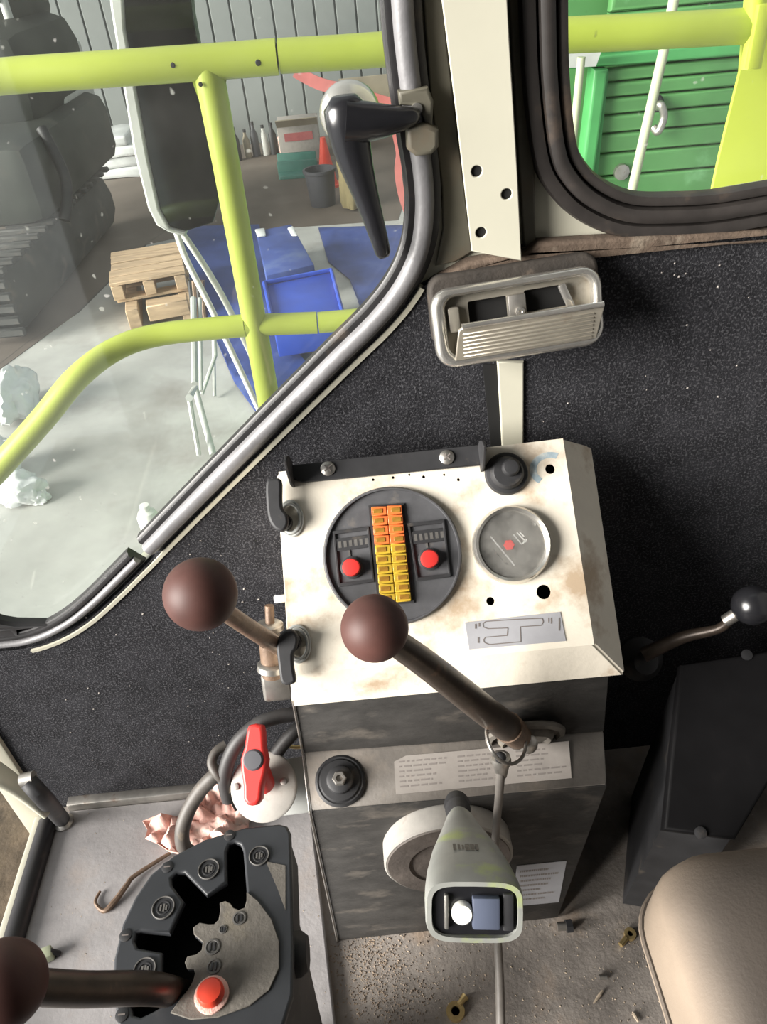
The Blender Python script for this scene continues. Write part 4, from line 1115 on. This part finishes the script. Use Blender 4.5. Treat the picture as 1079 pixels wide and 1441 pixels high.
mk('shank', tube([lay_on(797, 1303, .009), lay_on(784, 1304, .009)], 0.0062, 12), STEEL, nb)
for (px, py, qx, qy, lb_) in ((835, 1412, 848, 1394, 'pale wood splinter on the dirty floor near the seat'), (890, 1424, 898, 1438, 'short pale splinter against the seat edge')):
    a, b = lay_on(px, py, .002), lay_on(qx, qy, .004)
    o = mk('splinter', tube([a, a.lerp(b, .5), b], [0.001, 0.0024, 0.0016], 6), STRAW)
    tag(o, lb_, 'splinter')
o = mk('bullet_stub', tube([lay_on(843, 1375, .004), lay_on(854, 1375, .004)], 0.0035, 10), STEEL)
o.name = 'steel_pin'
tag(o, 'short bright steel pin on the dirty floor', 'pin')
wb = thing('wood_block', 'small chewed block on the mat edge beside the lowest lever', 'block', lay_on(70, 1345, .014))
mk('block_body', box(frame(lay_on(62, 1345, .024), (1, .35, 0), (-.35, 1, 0)), 0.026, 0.018, 0.018, 0.003), PALE, wb)
mk('block_pin', tube([lay_on(70, 1338, .03), lay_on(84, 1342, .016)], 0.004, 8), MATBLK, wb)
sk = mk('broken_tie', tube(catmull([lay_on(240, 1200, .02), lay_on(190, 1232, .022), lay_on(178, 1246, .022), lay_on(160, 1270, .02), lay_on(146, 1282, .018), lay_on(134, 1270, .018), lay_on(141, 1254, .018)], 6), [0.003, 0.004, 0.005, 0.003, 0.002], 8), RUSTROD)
tag(sk, 'rusty bent wire hook on the floor mat beside the gear gate', 'wire')
def litter(name, n, area, z, smin, smax, mat, label, cat):
    bm = bmesh.new()
    for _ in range(n):
        px, py = area()
        c = PZ(px, py, z)
        L_, W_ = random.uniform(smin, smax), random.uniform(0.25, 0.7)
        a = random.uniform(0, PI)
        h = L_ * random.uniform(.2, .5)
        d, e = Vector((math.cos(a), math.sin(a), 0)) * L_ / 2, Vector((-math.sin(a), math.cos(a), 0)) * L_ * W_ / 2
        vv = [bm.verts.new(c + v) for v in (d + e * .4, -d + e, -d * .8 - e, d * .7 - e * .8)]
        tp = bm.verts.new(c + Vector((0, 0, h)))
        for i in range(4): bm.faces.new((vv[i], vv[(i + 1) % 4], tp))
    o = mk(name, bm, mat, smooth=0, kind='stuff')
    return tag(o, label, cat)
def a1_():
    if random.random() < .5: return (random.gauss(520, 32), random.gauss(1345, 26))
    return (random.gauss(545, 45), random.gauss(1400, 30))
litter('dirt_crumbs', 1500, a1_, 0.0, 0.0008, 0.0042, DIRTM, 'brown dirt and straw crumbs heaped at the pedestal foot', 'dirt')
litter('floor_litter', 500, lambda: (random.uniform(480, 930), random.uniform(1300, 1445)), 0.0, 0.0006, 0.0038, STRAW, 'pale crumbs scattered over the dirty floor', 'litter')
litter('mat_litter', 160, lambda: (random.uniform(70, 460), random.uniform(1130, 1445)), 0.014, 0.0006, 0.0028, STRAW, 'pale crumbs scattered over the grey floor mat', 'litter')
litter('wall_dirt', 240, lambda: (lambda x: (x, 1126 - 0.10 * (x - 85) + random.gauss(6, 3)))(random.uniform(90, 430)), 0.014, 0.001, 0.0045, STRAW, 'dirt gathered along the foot of the carpeted wall', 'dirt')
litter('chips', 60, lambda: (random.gauss(925, 8), random.gauss(1160, 22)), 0.0, 0.004, 0.012, PAPER, 'pale chips in the dark gap beside the seat', 'litter')

# ------------------------------------------------------------------ outside: railings by the cab
YRL = 1.12
def pipe(name, label, pts, rad, parts=None, mat=YELLOW):
    t = thing(name, label, 'railing', pts[0])
    mk('pipe', tube(pts, rad, 20), mat, t)
    return t
rl = thing('guard_rail', 'yellow green pipe guard rail with a post, outside the dusty side window', 'railing', PY(330, 330, YRL))
mk('top_pipe', tube(catmull([PY(-160, 126, YRL - .03), PY(0, 108, YRL), PY(140, 98, YRL), PY(300, 87, YRL), PY(390, 80, YRL)], 5), 0.0205, 20), YELLOW, rl)
mk('top_pipe', tube([PY(392.5, 79, YRL), PY(480, 74, YRL), PY(640, 62, YRL)], 0.0198, 20), YELLOW, rl)
mk('pipe_joint', tube([PY(390, 80, YRL), PY(393, 79, YRL)], 0.0188, 20), MATBLK, rl)
mk('post', tube([PY(292, 92, YRL), PY(318, 230, YRL), PY(352, 420, YRL), PY(388, 620, YRL), PY(388, 620, YRL) + (PY(388, 620, YRL) - PY(352, 420, YRL)) * 2.2], [0.0195, 0.0185, 0.0185, 0.0185, 0.0185], 20), YELLOW, rl)
mk('post_gusset', plate(frame((0, YRL, 0), (1, 0, 0), (0, 0, 1)), pfs(frame((0, YRL, 0), (1, 0, 0), (0, 0, 1)), [(268, 106), (284, 150), (312, 150), (320, 106)]), thick=0.004), YELLOW, rl)
mk('low_pipe', tube(catmull([PY(-60, 720, 0.98), PY(0, 657, 1.0), PY(60, 590, 1.03), PY(110, 530, 1.06), PY(165, 490, 1.10), PY(230, 470, YRL), PY(345, 458, YRL)], 6), [0.0185, 0.0185, 0.0185, 0.0182, 0.0175, 0.0172, 0.0172], 20), YELLOW, rl)
mk('low_pipe', tube([PY(345, 458, YRL), PY(446, 454, YRL)], 0.0168, 20), YELLOW, rl)
mk('low_pipe', tube([PY(448, 454, YRL), PY(560, 444, YRL)], 0.0163, 20), YELLOW, rl)
for px, py, r_ in ((243, 92, .006), (363, 88, .007), (282, 119, .005)):
    mk('paint_chip', lathe(frame(PY(px, py, YRL - 0.0205), (1, 0, 0), (0, 0, 1)), [(r_ * .6, -0.001), (r_ * .4, 0.0006), (0, 0.0008)], 9), MATBLK, rl)
rr = thing('side_rail', 'yellow pipe rail crossing behind the small clear window', 'railing', PY(900, 42, YRL))
mk('rail_pipe', tube([PY(642, 57, YRL), PY(740, 52, YRL), PY(900, 45, YRL), PY(1066, 36, YRL)], 0.0205, 20), YELLOW, rr)
SP = frame((0, YRL + 0.03, 0), (1, 0, 0), (0, 0, 1))
ys = thing('yellow_plate', 'bright yellow sheet metal plate beside the green container', 'plate', PY(1040, 200, YRL + .03))
mk('sheet_plate', plate(SP, pfs(SP, [(955, 460), (995, 285), (1010, 215), (1038, 100), (1050, -60), (1180, -60), (1180, 460)]), thick=0.006, bev=0.001), LIME, ys)
mk('corner_post', tube([PY(1066, -60, YRL - .01), PY(1062, 60, YRL - .01), PY(1056, 96, YRL - .01)], 0.013, 16), LIME, ys)
mk('hinge_plate', box(frame(PY(1066, 52, YRL - .03), (1, 0, 0), (0.12, 0, 1)), 0.016, 0.070, 0.010, 0.002), LIME, ys)

# ------------------------------------------------------------------ outside: mirror and its stays
YM = 1.45
MF = frame((0, YM, 0), (1, 0, 0), (0, 0, 1))
mi = thing('wing_mirror', 'long dark wing mirror in a pale grey casing behind the guard rail', 'mirror', PY(240, 150, YM))
mg = [(172, -80), (176, 40), (206, 220), (222, 290), (238, 316), (262, 324), (300, 312), (312, 270), (296, 150), (272, 20), (262, -80)]
mk('mirror_glass', plate(MF, pfs(MF, mg), thick=0.006, bev=0.002), MIRRORG, mi)
case = [(150, -80), (158, 10), (190, 210), (210, 290), (222, 314), (240, 324), (262, 330), (262, 324), (240, 318), (226, 292), (210, 220), (178, 40), (172, -80)]
mk('mirror_casing', plate(MF @ Matrix.Translation((0, 0, -0.03)), pfs(MF, case), thick=0.045, bev=0.004), GALV, mi, 'pale grey casing edge')
mk('casing_back', plate(MF @ Matrix.Translation((0, 0, -0.028)), pfs(MF, mg), thick=0.024), DARKG, mi)
ms = thing('mirror_stay', 'pair of thin white tube stays running down from the wing mirror', 'stay', PY(360, 560, YM))
mk('stay_tube', tube(catmull([PY(247, 322, YM), PY(262, 365, YM), PY(300, 440, YM), PY(366, 580, YM)], 5), 0.0062, 12), WHITET, ms)
mk('stay_tube', tube(catmull([PY(252, 322, YM + .02), PY(290, 378, YM + .02), PY(330, 450, YM + .02), PY(400, 600, YM + .02)], 5), 0.0062, 12), WHITET, ms)

# ------------------------------------------------------------------ outside: hall floor, wall, things in it
ZO = -1.4
def G(px, py, z=0.0): return PZ(px, py, ZO + z)
mk('ground', zbox(-14, 16, 0.9, 13.4, ZO - 0.05, ZO), CONC, kind='structure')
OF = frame((0, 0, ZO), (1, 0, 0), (0, 1, 0))
br_f = pfs(OF, [(-300, 480), (0, 520), (110, 440), (205, 345), (270, 330), (560, 310), (600, 190), (300, 150), (-300, 190)])
mk('floor_patch', plate(OF, br_f, thick=0.004), BROWNF, kind='structure')
mk('floor_joint', tube([G(-40, 545), G(40, 482), G(110, 440), G(205, 345), G(330, 260)], 0.012, 6, flat=.3), MATBLK, kind='structure')
YC = 12.6
wall_far = thing('wall_far', None, None, (0, YC, ZO), kind='structure')
mk('cladding_back', zbox(-14, 12, YC, YC + 0.08, ZO, ZO + 5), CORR, wall_far)
bw = 0.285
cb = raw('cladding_sheet', box(I4, bw - 0.022, 0.03, 5.0, 0.008, 1), CORR)
for k in range(44):
    inst('cladding_sheet', cb, Matrix.Translation((-9.2 + k * bw, YC - 0.015, ZO + 2.5)), wall_far)

# pallet of planks
pa, pb_ = G(172, 405, .3), G(270, 388, .3)
PFm = frame((pa + pb_) / 2, pb_ - pa, G(240, 470, .3).lerp(G(240, 470, .3), 1) * -1 + G(215, 400, .3))
PFm = frame(G(222, 430, 0.0), Vector((pb_.x - pa.x, pb_.y - pa.y, 0)), Vector((0, 1, 0)))
pal = thing('wood_pallet', 'stack of tan pallet boards on the pale concrete beside the metal frame', 'pallet', PFm.to_translation())
for k in range(5):
    mk('board', box(PFm @ Matrix.Translation((random.uniform(-.01, .01), 0.42 - 0.17 * k, 0.36 + random.uniform(-.006, .006))), 0.62, 0.145, 0.024, 0.003, 1), WOOD, pal)
for xx in (-0.26, 0, 0.26):
    mk('bearer', box(PFm @ Matrix.Translation((xx, 0.08, 0.285)), 0.09, 0.82, 0.12, 0.004, 1), WOOD, pal)
for k in range(3):
    mk('board', box(PFm @ Matrix.Translation((0.02, 0.40 - 0.32 * k, 0.208)), 0.62, 0.13, 0.024, 0.003, 1), WOOD, pal)
for xx in (-0.22, 0.22):
    mk('bearer', box(PFm @ Matrix.Translation((xx + .04, -0.02, 0.10)), 0.10, 0.95, 0.18, 0.004, 1), WOOD, pal)
mk('block', box(PFm @ Matrix.Translation((0.11, -0.42, 0.13)), 0.34, 0.16, 0.13, 0.006, 1), WOOD, pal)

# galvanised frame
mfm = thing('metal_frame', 'bent galvanised steel frame standing on the concrete beside the pallet', 'frame', G(290, 600))
def gp(*pts): return [G(*p) for p in pts]
mk('frame_bar', tube(gp((266, 560, .5), (274, 545, .3), (300, 640, .05)), 0.022, 8), GALV, mfm)
mk('frame_bar', tube(gp((272, 420, .6), (274, 540, .3)), 0.022, 8), GALV, mfm)
mk('frame_bar', tube(gp((300, 440, .5), (303, 500, .3), (284, 555, .1)), 0.014, 8), GALV, mfm)
mk('frame_bar', tube(gp((281, 420, .6), (283, 550, .2)), 0.014, 8), GALV, mfm)
mk('frame_bar', tube(gp((266, 560, .4), (280, 640, .05)), 0.016, 8), GALV, mfm)
mk('frame_bar', tube(gp((300, 470, .3), (302, 558, .02)), 0.012, 8), GALV, mfm)
dkb = thing('dark_bundle', 'dark brown bundle of bars between the pallet and the white stays', 'bundle', G(276, 440))
for k, (x, c_) in enumerate(((268, MATBLK), (273, RUSTROD), (279, MATBLK), (284, RUSTROD))):
    mk('bar', tube(gp((x, 395, .55), (x + 5, 452, .25)), 0.022, 8), c_, dkb)

# blue things
TB = pfs(OF, [(255, 320), (365, 318), (380, 380), (395, 470), (470, 560), (400, 640), (330, 540), (300, 470), (270, 400), (250, 350)])
o = mk('tarpaulin', sheet(TB, OF, 0.05, 1.6, 0.14, 0.006, 0.004, 5.0), BLUED, smooth=60)
tag(o, 'dull blue tarpaulin spread on the floor behind the guard rail post', 'tarpaulin')
TB2 = pfs(OF, [(448, 322), (700, 318), (700, 480), (520, 470), (492, 395), (462, 370)])
o = mk('tarpaulin', sheet(TB2, OF, 0.04, 1.3, 0.2, 0.006, 0.004, 9.0), BLUED, smooth=60)
tag(o, 'flat blue tarpaulin on the floor behind the black handle', 'tarpaulin')
bx = thing('blue_crate', 'bright blue plastic crate lying on the blue tarpaulin', 'crate', G(425, 420))
def gbox(pxs, z0, z1, inset=0.0):
    q = [G(x, y, z1) for x, y in pxs]
    lo = [Vector((p.x, p.y, ZO + z0)) for p in q]
    return hexa(lo + q, 0.012)
mk('crate_shell', gbox([(372, 398), (466, 380), (482, 440), (384, 455)], 0.07, 0.34), BLUE, bx)
mk('crate_rim', tube(gp((372, 398, .36), (466, 380, .36), (482, 440, .36), (384, 455, .36), (372, 398, .36)), 0.018, 8), BLUE, bx)
for px in (397, 420, 442):
    mk('crate_rib', tube(gp((px + 8, 452 - (px - 384) * .15, .34), (px + 8, 456 - (px - 384) * .15, .05)), 0.014, 6), BLUE, bx)
bs = thing('blue_box', 'dull blue box with pale scuffed corners behind the blue crate', 'box', G(395, 350))
mk('box_shell', gbox([(360, 325), (410, 315), (442, 372), (374, 388)], 0.07, 0.30), BLUED, bs)
mk('corner_patch', gbox([(358, 322), (372, 320), (374, 330), (362, 332)], 0.30, 0.32), FILM, bs)
mk('corner_patch', gbox([(404, 320), (412, 317), (418, 330), (410, 330)], 0.30, 0.32), FILM, bs)

# white film bundle, canister
fb = thing('film_bundle', 'crumpled heap of white plastic film on the concrete under the bent rail', 'film', G(30, 640))
def lump(c, sx, sy, sz, seed, n=4):
    bm = bmesh.new()
    bmesh.ops.create_icosphere(bm, subdivisions=n, radius=1)
    for v in bm.verts:
        k = 1 + 0.35 * mnoise.noise(v.co * 1.7 + Vector((seed, 0, 0))) + 0.22 * abs(mnoise.noise(v.co * 4 + Vector((0, seed, 0)))) - .1 * abs(mnoise.noise(v.co * 9))
        v.co = Vector((v.co.x * sx * k, v.co.y * sy * k, max(v.co.z * sz * k, -sz * .5)))
    bm.transform(Matrix.Translation(c))
    return bm
mk('film_roll', lump(G(22, 560, .12), .13, .24, .18, 1.0), FILM, fb, smooth=50)
mk('film_fold', lump(G(28, 690, .07), .13, .11, .10, 4.0), FILM, fb, smooth=50)
mk('film_fold', lump(G(2, 650, .1), .10, .16, .14, 7.0), FILM, fb, smooth=50)
mk('film_fold', lump(G(52, 700, .03), .07, .05, .05, 9.0), FILM, fb, smooth=50)
wc = thing('white_canister', 'small white plastic canister on the concrete just beyond the window rubber', 'canister', G(212, 745))
mk('canister_body', lathe(Matrix.Translation(G(216, 750, 0.0)), [(.05, 0), (.058, .01), (.058, .12), (.045, .15), (.022, .16), (.022, .18), (0, .18)], 20), WHITET, wc)
mk('canister_lid', lathe(Matrix.Translation(G(216, 750, 0.0) + Vector((0, 0, .17))), [(.026, 0), (.026, .025), (0, .027)], 16), WHITET, wc)

# tracked machine on the left
tm = thing('tracked_machine', 'dark bulky tracked machine parked on the brown floor behind the railing', 'machine', G(20, 420))
c0_, c1_ = G(-40, 330, .1), G(62, 452, .1)
def mb(px, py, z, sx, sy, sz, rot=0.35, bev=0.05):
    return box(Matrix.Translation(G(px, py, z)) @ Matrix.Rotation(rot, 4, 'Z'), sx, sy, sz, bev)
hullF = Matrix.Translation(G(52, 450, 0.0)) @ Matrix.Rotation(R(-3), 4, 'Z')
def hb(x, y, z, sx, sy, sz, bev=.05): return box(hullF @ Matrix.Translation((x, y, z)), sx, sy, sz, bev)
mk('track', hb(-.10, 1.1, .30, .42, 3.2, .60, .22), TRACKM, tm)
cle = raw('track_cleat', box(I4, .46, .07, .05, .012, 1), TRACKM)
for k in range(16):
    inst('track_cleat', cle, hullF @ Matrix.Translation((-.10, -.45 + .2 * k, .61)), tm)
for k in range(5):
    inst('track_cleat', cle, hullF @ Matrix.Translation((-.10, -.52, .12 + .1 * k)) @ Matrix.Rotation(PI / 2, 4, 'X'), tm)
mk('hull', hb(-.62, 1.9, .95, 1.5, 2.6, .7, .16), MACH, tm)
mk('engine_hood', hb(-.62, 2.5, 1.62, 1.2, 1.9, .9, .28), MACH, tm)
mk('cab_frame', hb(-.72, 2.9, 2.5, .9, 1.1, 1.0, .08), MACH, tm)
mk('cab_pane', hb(-.72, 2.33, 2.55, .7, .04, .7, .01), DARKG, tm)
mk('exhaust', tube([hullF @ Vector((-.35, 2.4, 1.9)), hullF @ Vector((-.35, 2.4, 2.6))], .06, 14), GALV, tm)
mk('side_panel', hb(-.10, 2.9, 1.3, .08, 1.0, .9, .03), GALV, tm)
mk('hose', tube(catmull([hullF @ Vector((.1, 1.2, 1.3)), hullF @ Vector((.25, 1.0, .9)), hullF @ Vector((.2, .8, .6))], 6), .05, 10), MATBLK, tm)
q0 = G(160, 244)
q0.y = min(q0.y, YC - 0.75)
sk2 = thing('white_sacks', 'stack of white wrapped sheets lying against the cladding', 'stack', q0)
for k in range(4):
    bm = box(Matrix.Translation(q0 + Vector((random.uniform(-.06, .06), random.uniform(-.03, .03), .07 + .135 * k))) @ Matrix.Rotation(random.uniform(-.05, .05), 4, 'Z'), 1.05 - .06 * k, .8, .13, .03, 2)
    bmesh.ops.subdivide_edges(bm, edges=bm.edges[:], cuts=3, use_grid_fill=True)
    for v in bm.verts:
        v.co += Vector((0, 0, .03 * mnoise.noise(v.co * 5)))
    mk('wrapped_sheet', bm, FILM, sk2)

# small things at the foot of the far wall
def gob(name, label, cat, bm, mat):
    return tag(mk(name, bm, mat), label, cat)
specs = [(336, 226, .055, .42, MATBLK, 'dark bottle first in the row at the cladding foot'), (350, 222, .05, .36, CARD, 'tan bottle second in the row at the cladding foot'),
         (362, 220, .055, .44, DARKG, 'dark grey bottle in the row at the cladding foot, third from the post'), (375, 218, .05, .38, WHITET, 'white bottle in the row at the cladding foot'),
         (387, 217, .055, .40, MATBLK, 'black bottle beside the white bottle at the cladding foot'), (399, 217, .05, .34, PINK, 'pink bottle last in the row at the cladding foot')]
for px, py, r_, h, mt, lb_ in specs:
    t = thing('bottle', lb_, 'bottle', G(px, py), 'bottles at the cladding foot')
    mk('bottle_body', lathe(Matrix.Translation(G(px, py)), [(r_, 0), (r_, h * .65), (r_ * .4, h * .82), (r_ * .4, h * .94), (0, h * .94)], 14), mt, t)
    mk('bottle_cap', lathe(Matrix.Translation(G(px, py) + Vector((0, 0, h * .92))), [(r_ * .45, 0), (r_ * .45, h * .1), (0, h * .1)], 10), MATBLK, t)
gc = thing('teal_crate', 'low teal plastic crate on the brown floor near the cladding', 'crate', G(418, 240))
mk('crate_floor', gbox([(392, 236), (446, 232), (448, 244), (392, 248)], 0.0, 0.05), TEAL, gc)
for a, b in (((392, 248), (448, 244)), ((392, 236), (446, 232))):
    mk('crate_side', hexa([G(*a, 0), G(*b, 0), G(*b, 0) + Vector((0, .04, 0)), G(*a, 0) + Vector((0, .04, 0))] + [G(*a, 0) + Vector((0, 0, .17)), G(*b, 0) + Vector((0, 0, .17)), G(*b, 0) + Vector((0, .04, .17)), G(*a, 0) + Vector((0, .04, .17))], .01), TEAL, gc)
q0 = G(424, 234)
cbx = thing('cardboard_box', 'pale printed cardboard box behind the teal crate', 'box', q0)
QT = Matrix.Translation(q0 + Vector((0, .5, 0)))
mk('box_shell', box(QT @ Matrix.Translation((0, 0, .25)), .55, .36, .50, .01), PAPER, cbx)
mk('box_flap', box(QT @ Matrix.Translation((0, -.22, .47)) @ Matrix.Rotation(-.7, 4, 'X'), .55, .2, .012), CARD, cbx)
mk('red_print', box(QT @ Matrix.Translation((0, -.183, .3)), .38, .006, .10), REDTAPE, cbx)
tbn = thing('dark_tub', 'dark grey tub on the floor beside the ochre sack', 'tub', G(455, 286))
mk('tub_body', lathe(Matrix.Translation(G(455, 288)), [(.14, 0), (.17, .36), (.185, .36), (.185, .39), (.16, .39), (.13, .05), (0, .05)], 20), DARKG, tbn)
tag(mk('sack', lump(G(490, 292, .0) + Vector((.06, 0, .30)), .15, .18, .55, 3.0), OCHRE, smooth=60), 'tall ochre sack standing behind the black handle', 'sack')
tag(mk('orange_cone', lathe(Matrix.Translation(G(462, 262)), [(.16, 0), (.16, .03), (.12, .03), (.03, .55), (0, .55)], 16), REDB), 'orange cone standing beside the ochre sack', 'cone')
tag(mk('panel_sheet', zbox(-1.2, 1.6, YC - .35, YC - .30, ZO + .01, PY(505, 108, YC - .3).z), CARD), 'tan board leaning at the cladding behind the handle', 'board')
bpos = [p for p in bpy.data.objects if p.name.startswith('panel_sheet')][0]
l0, l1 = PY(478, 130, YC - .9), PY(560, 130, YC - .9)
bpos.location.x += l0.x - (-1.2)
def ribbon(pts, w, name, label):
    P_ = [Vector(p) for p in pts]
    bm = bmesh.new()
    rings = []
    for i, p in enumerate(P_):
        t = (P_[min(i + 1, len(P_) - 1)] - P_[max(i - 1, 0)]).normalized()
        s = t.cross(Vector((0, 1, 0))).normalized() * w / 2
        y = Vector((0, .004, 0))
        rings.append([p + s - y, p - s - y, p - s + y, p + s + y])
    return tag(mk(name, loft(rings), REDTAPE, smooth=0), label, 'tape')
ribbon(catmull([PY(415, 100, 4.2), PY(450, 118, 4.2), PY(500, 130, 4.2), PY(550, 146, 4.2), PY(640, 160, 4.2)], 4), .055, 'barrier_tape', 'faded red barrier tape sagging across behind the handle')
ribbon(catmull([PY(556, 186, 4.0), PY(562, 215, 4.0), PY(560, 240, 4.0), PY(564, 270, 4.0), PY(572, 296, 4.0)], 4), .035, 'barrier_tape', 'loose end of red tape hanging beside the window rubber')

# green container behind the small window
YG = 3.0
gcn = thing('green_container', 'green ribbed steel container behind the small clear window', 'container', (1.2, YG, ZO))
mk('container_body', zbox(0.55, 3.2, YG + .05, YG + 1.6, ZO, 1.9), GREEN, gcn)
gF = frame((0, YG, 0), (1, 0, 0), (0, 0, 1))
for k, (ya, yb) in enumerate(((-40, 14), (14, 66), (92, 112), (112, 134), (134, 158), (158, 184), (184, 212), (212, 244), (244, 284))):
    q = [(842 - (ya - 90) * .14, ya + 3), (842 - (yb - 90) * .14, yb + 1), (1120, yb - 24), (1120, ya - 22)]
    mk('rib_sheet', plate(gF, pfs(gF, q), thick=0.05, bev=0.012), GREEN, gcn)
mk('rib_sheet', plate(gF, pfs(gF, [(790, 78), (790, 94), (1120, 68), (1120, 44)]), thick=0.07, bev=0.012), GREEND, gcn, 'brighter green cross rail')
mk('corner_frame', plate(gF, pfs(gF, [(826, 92), (806, 262), (824, 264), (846, 92)]), thick=0.09, bev=0.012), GREEND, gcn, 'brighter green corner frame')
mk('corner_frame', plate(gF, pfs(gF, [(838, 95), (826, 270), (832, 270), (850, 95)]), thick=0.06, bev=0.005), GREEND, gcn)
hk = mk('hook', tube(catmull([PY(924, 150, YG - .08), PY(930, 148, YG - .1), PY(934, 165, YG - .1), PY(926, 185, YG - .1), PY(920, 180, YG - .08)], 5), .014, 10), STEEL, gcn, 'grey steel hook')
mk('hook_eye', tube([PY(924 + 5 * math.cos(a), 145 + 8 * math.sin(a), YG - .07) for a in [2 * PI * k / 16 for k in range(17)]], .012, 8, False), MATBLK, hk)
mk('bolt', lathe(frame(PY(873, 241, YG - .05), (1, 0, 0), (0, 0, 1)), [(.028, 0), (.028, .02), (.012, .025), (0, .025)], 10), STEEL, gcn)
pl = thing('pale_pole', 'thin pale leaning pole in front of the green container', 'pole', PY(885, 280, YG - .3))
def down_to(p, q):
    t = (ZO - p.z) / (q.z - p.z)
    return p.lerp(q, t)
pA, pB = PY(884, 290, YG - .3), PY(934, 70, YG - .3)
mk('pole', tube([down_to(pB, pA), pA, pB, PY(952, -20, YG - .3)], 0.016, 12), PALE, pl)
pl2 = thing('pale_pole', 'thin pale pole at the container corner, beside the window rubber', 'pole', PY(800, 240, YG - .25))
pA, pB = PY(800, 260, YG - .25), PY(818, 80, YG - .25)
mk('pole', tube([down_to(pB, pA), pA, pB], 0.013, 12), PALE, pl2)
mk('grey_sheet', plate(frame((0, YG - .12, 0), (1, 0, 0), (0, 0, 1)), pfs(frame((0, YG - .12, 0), (1, 0, 0), (0, 0, 1)), [(770, 74), (768, 96), (836, 92), (844, 70)]), thick=.02), GALV, gcn, 'pale grey sheet edge')
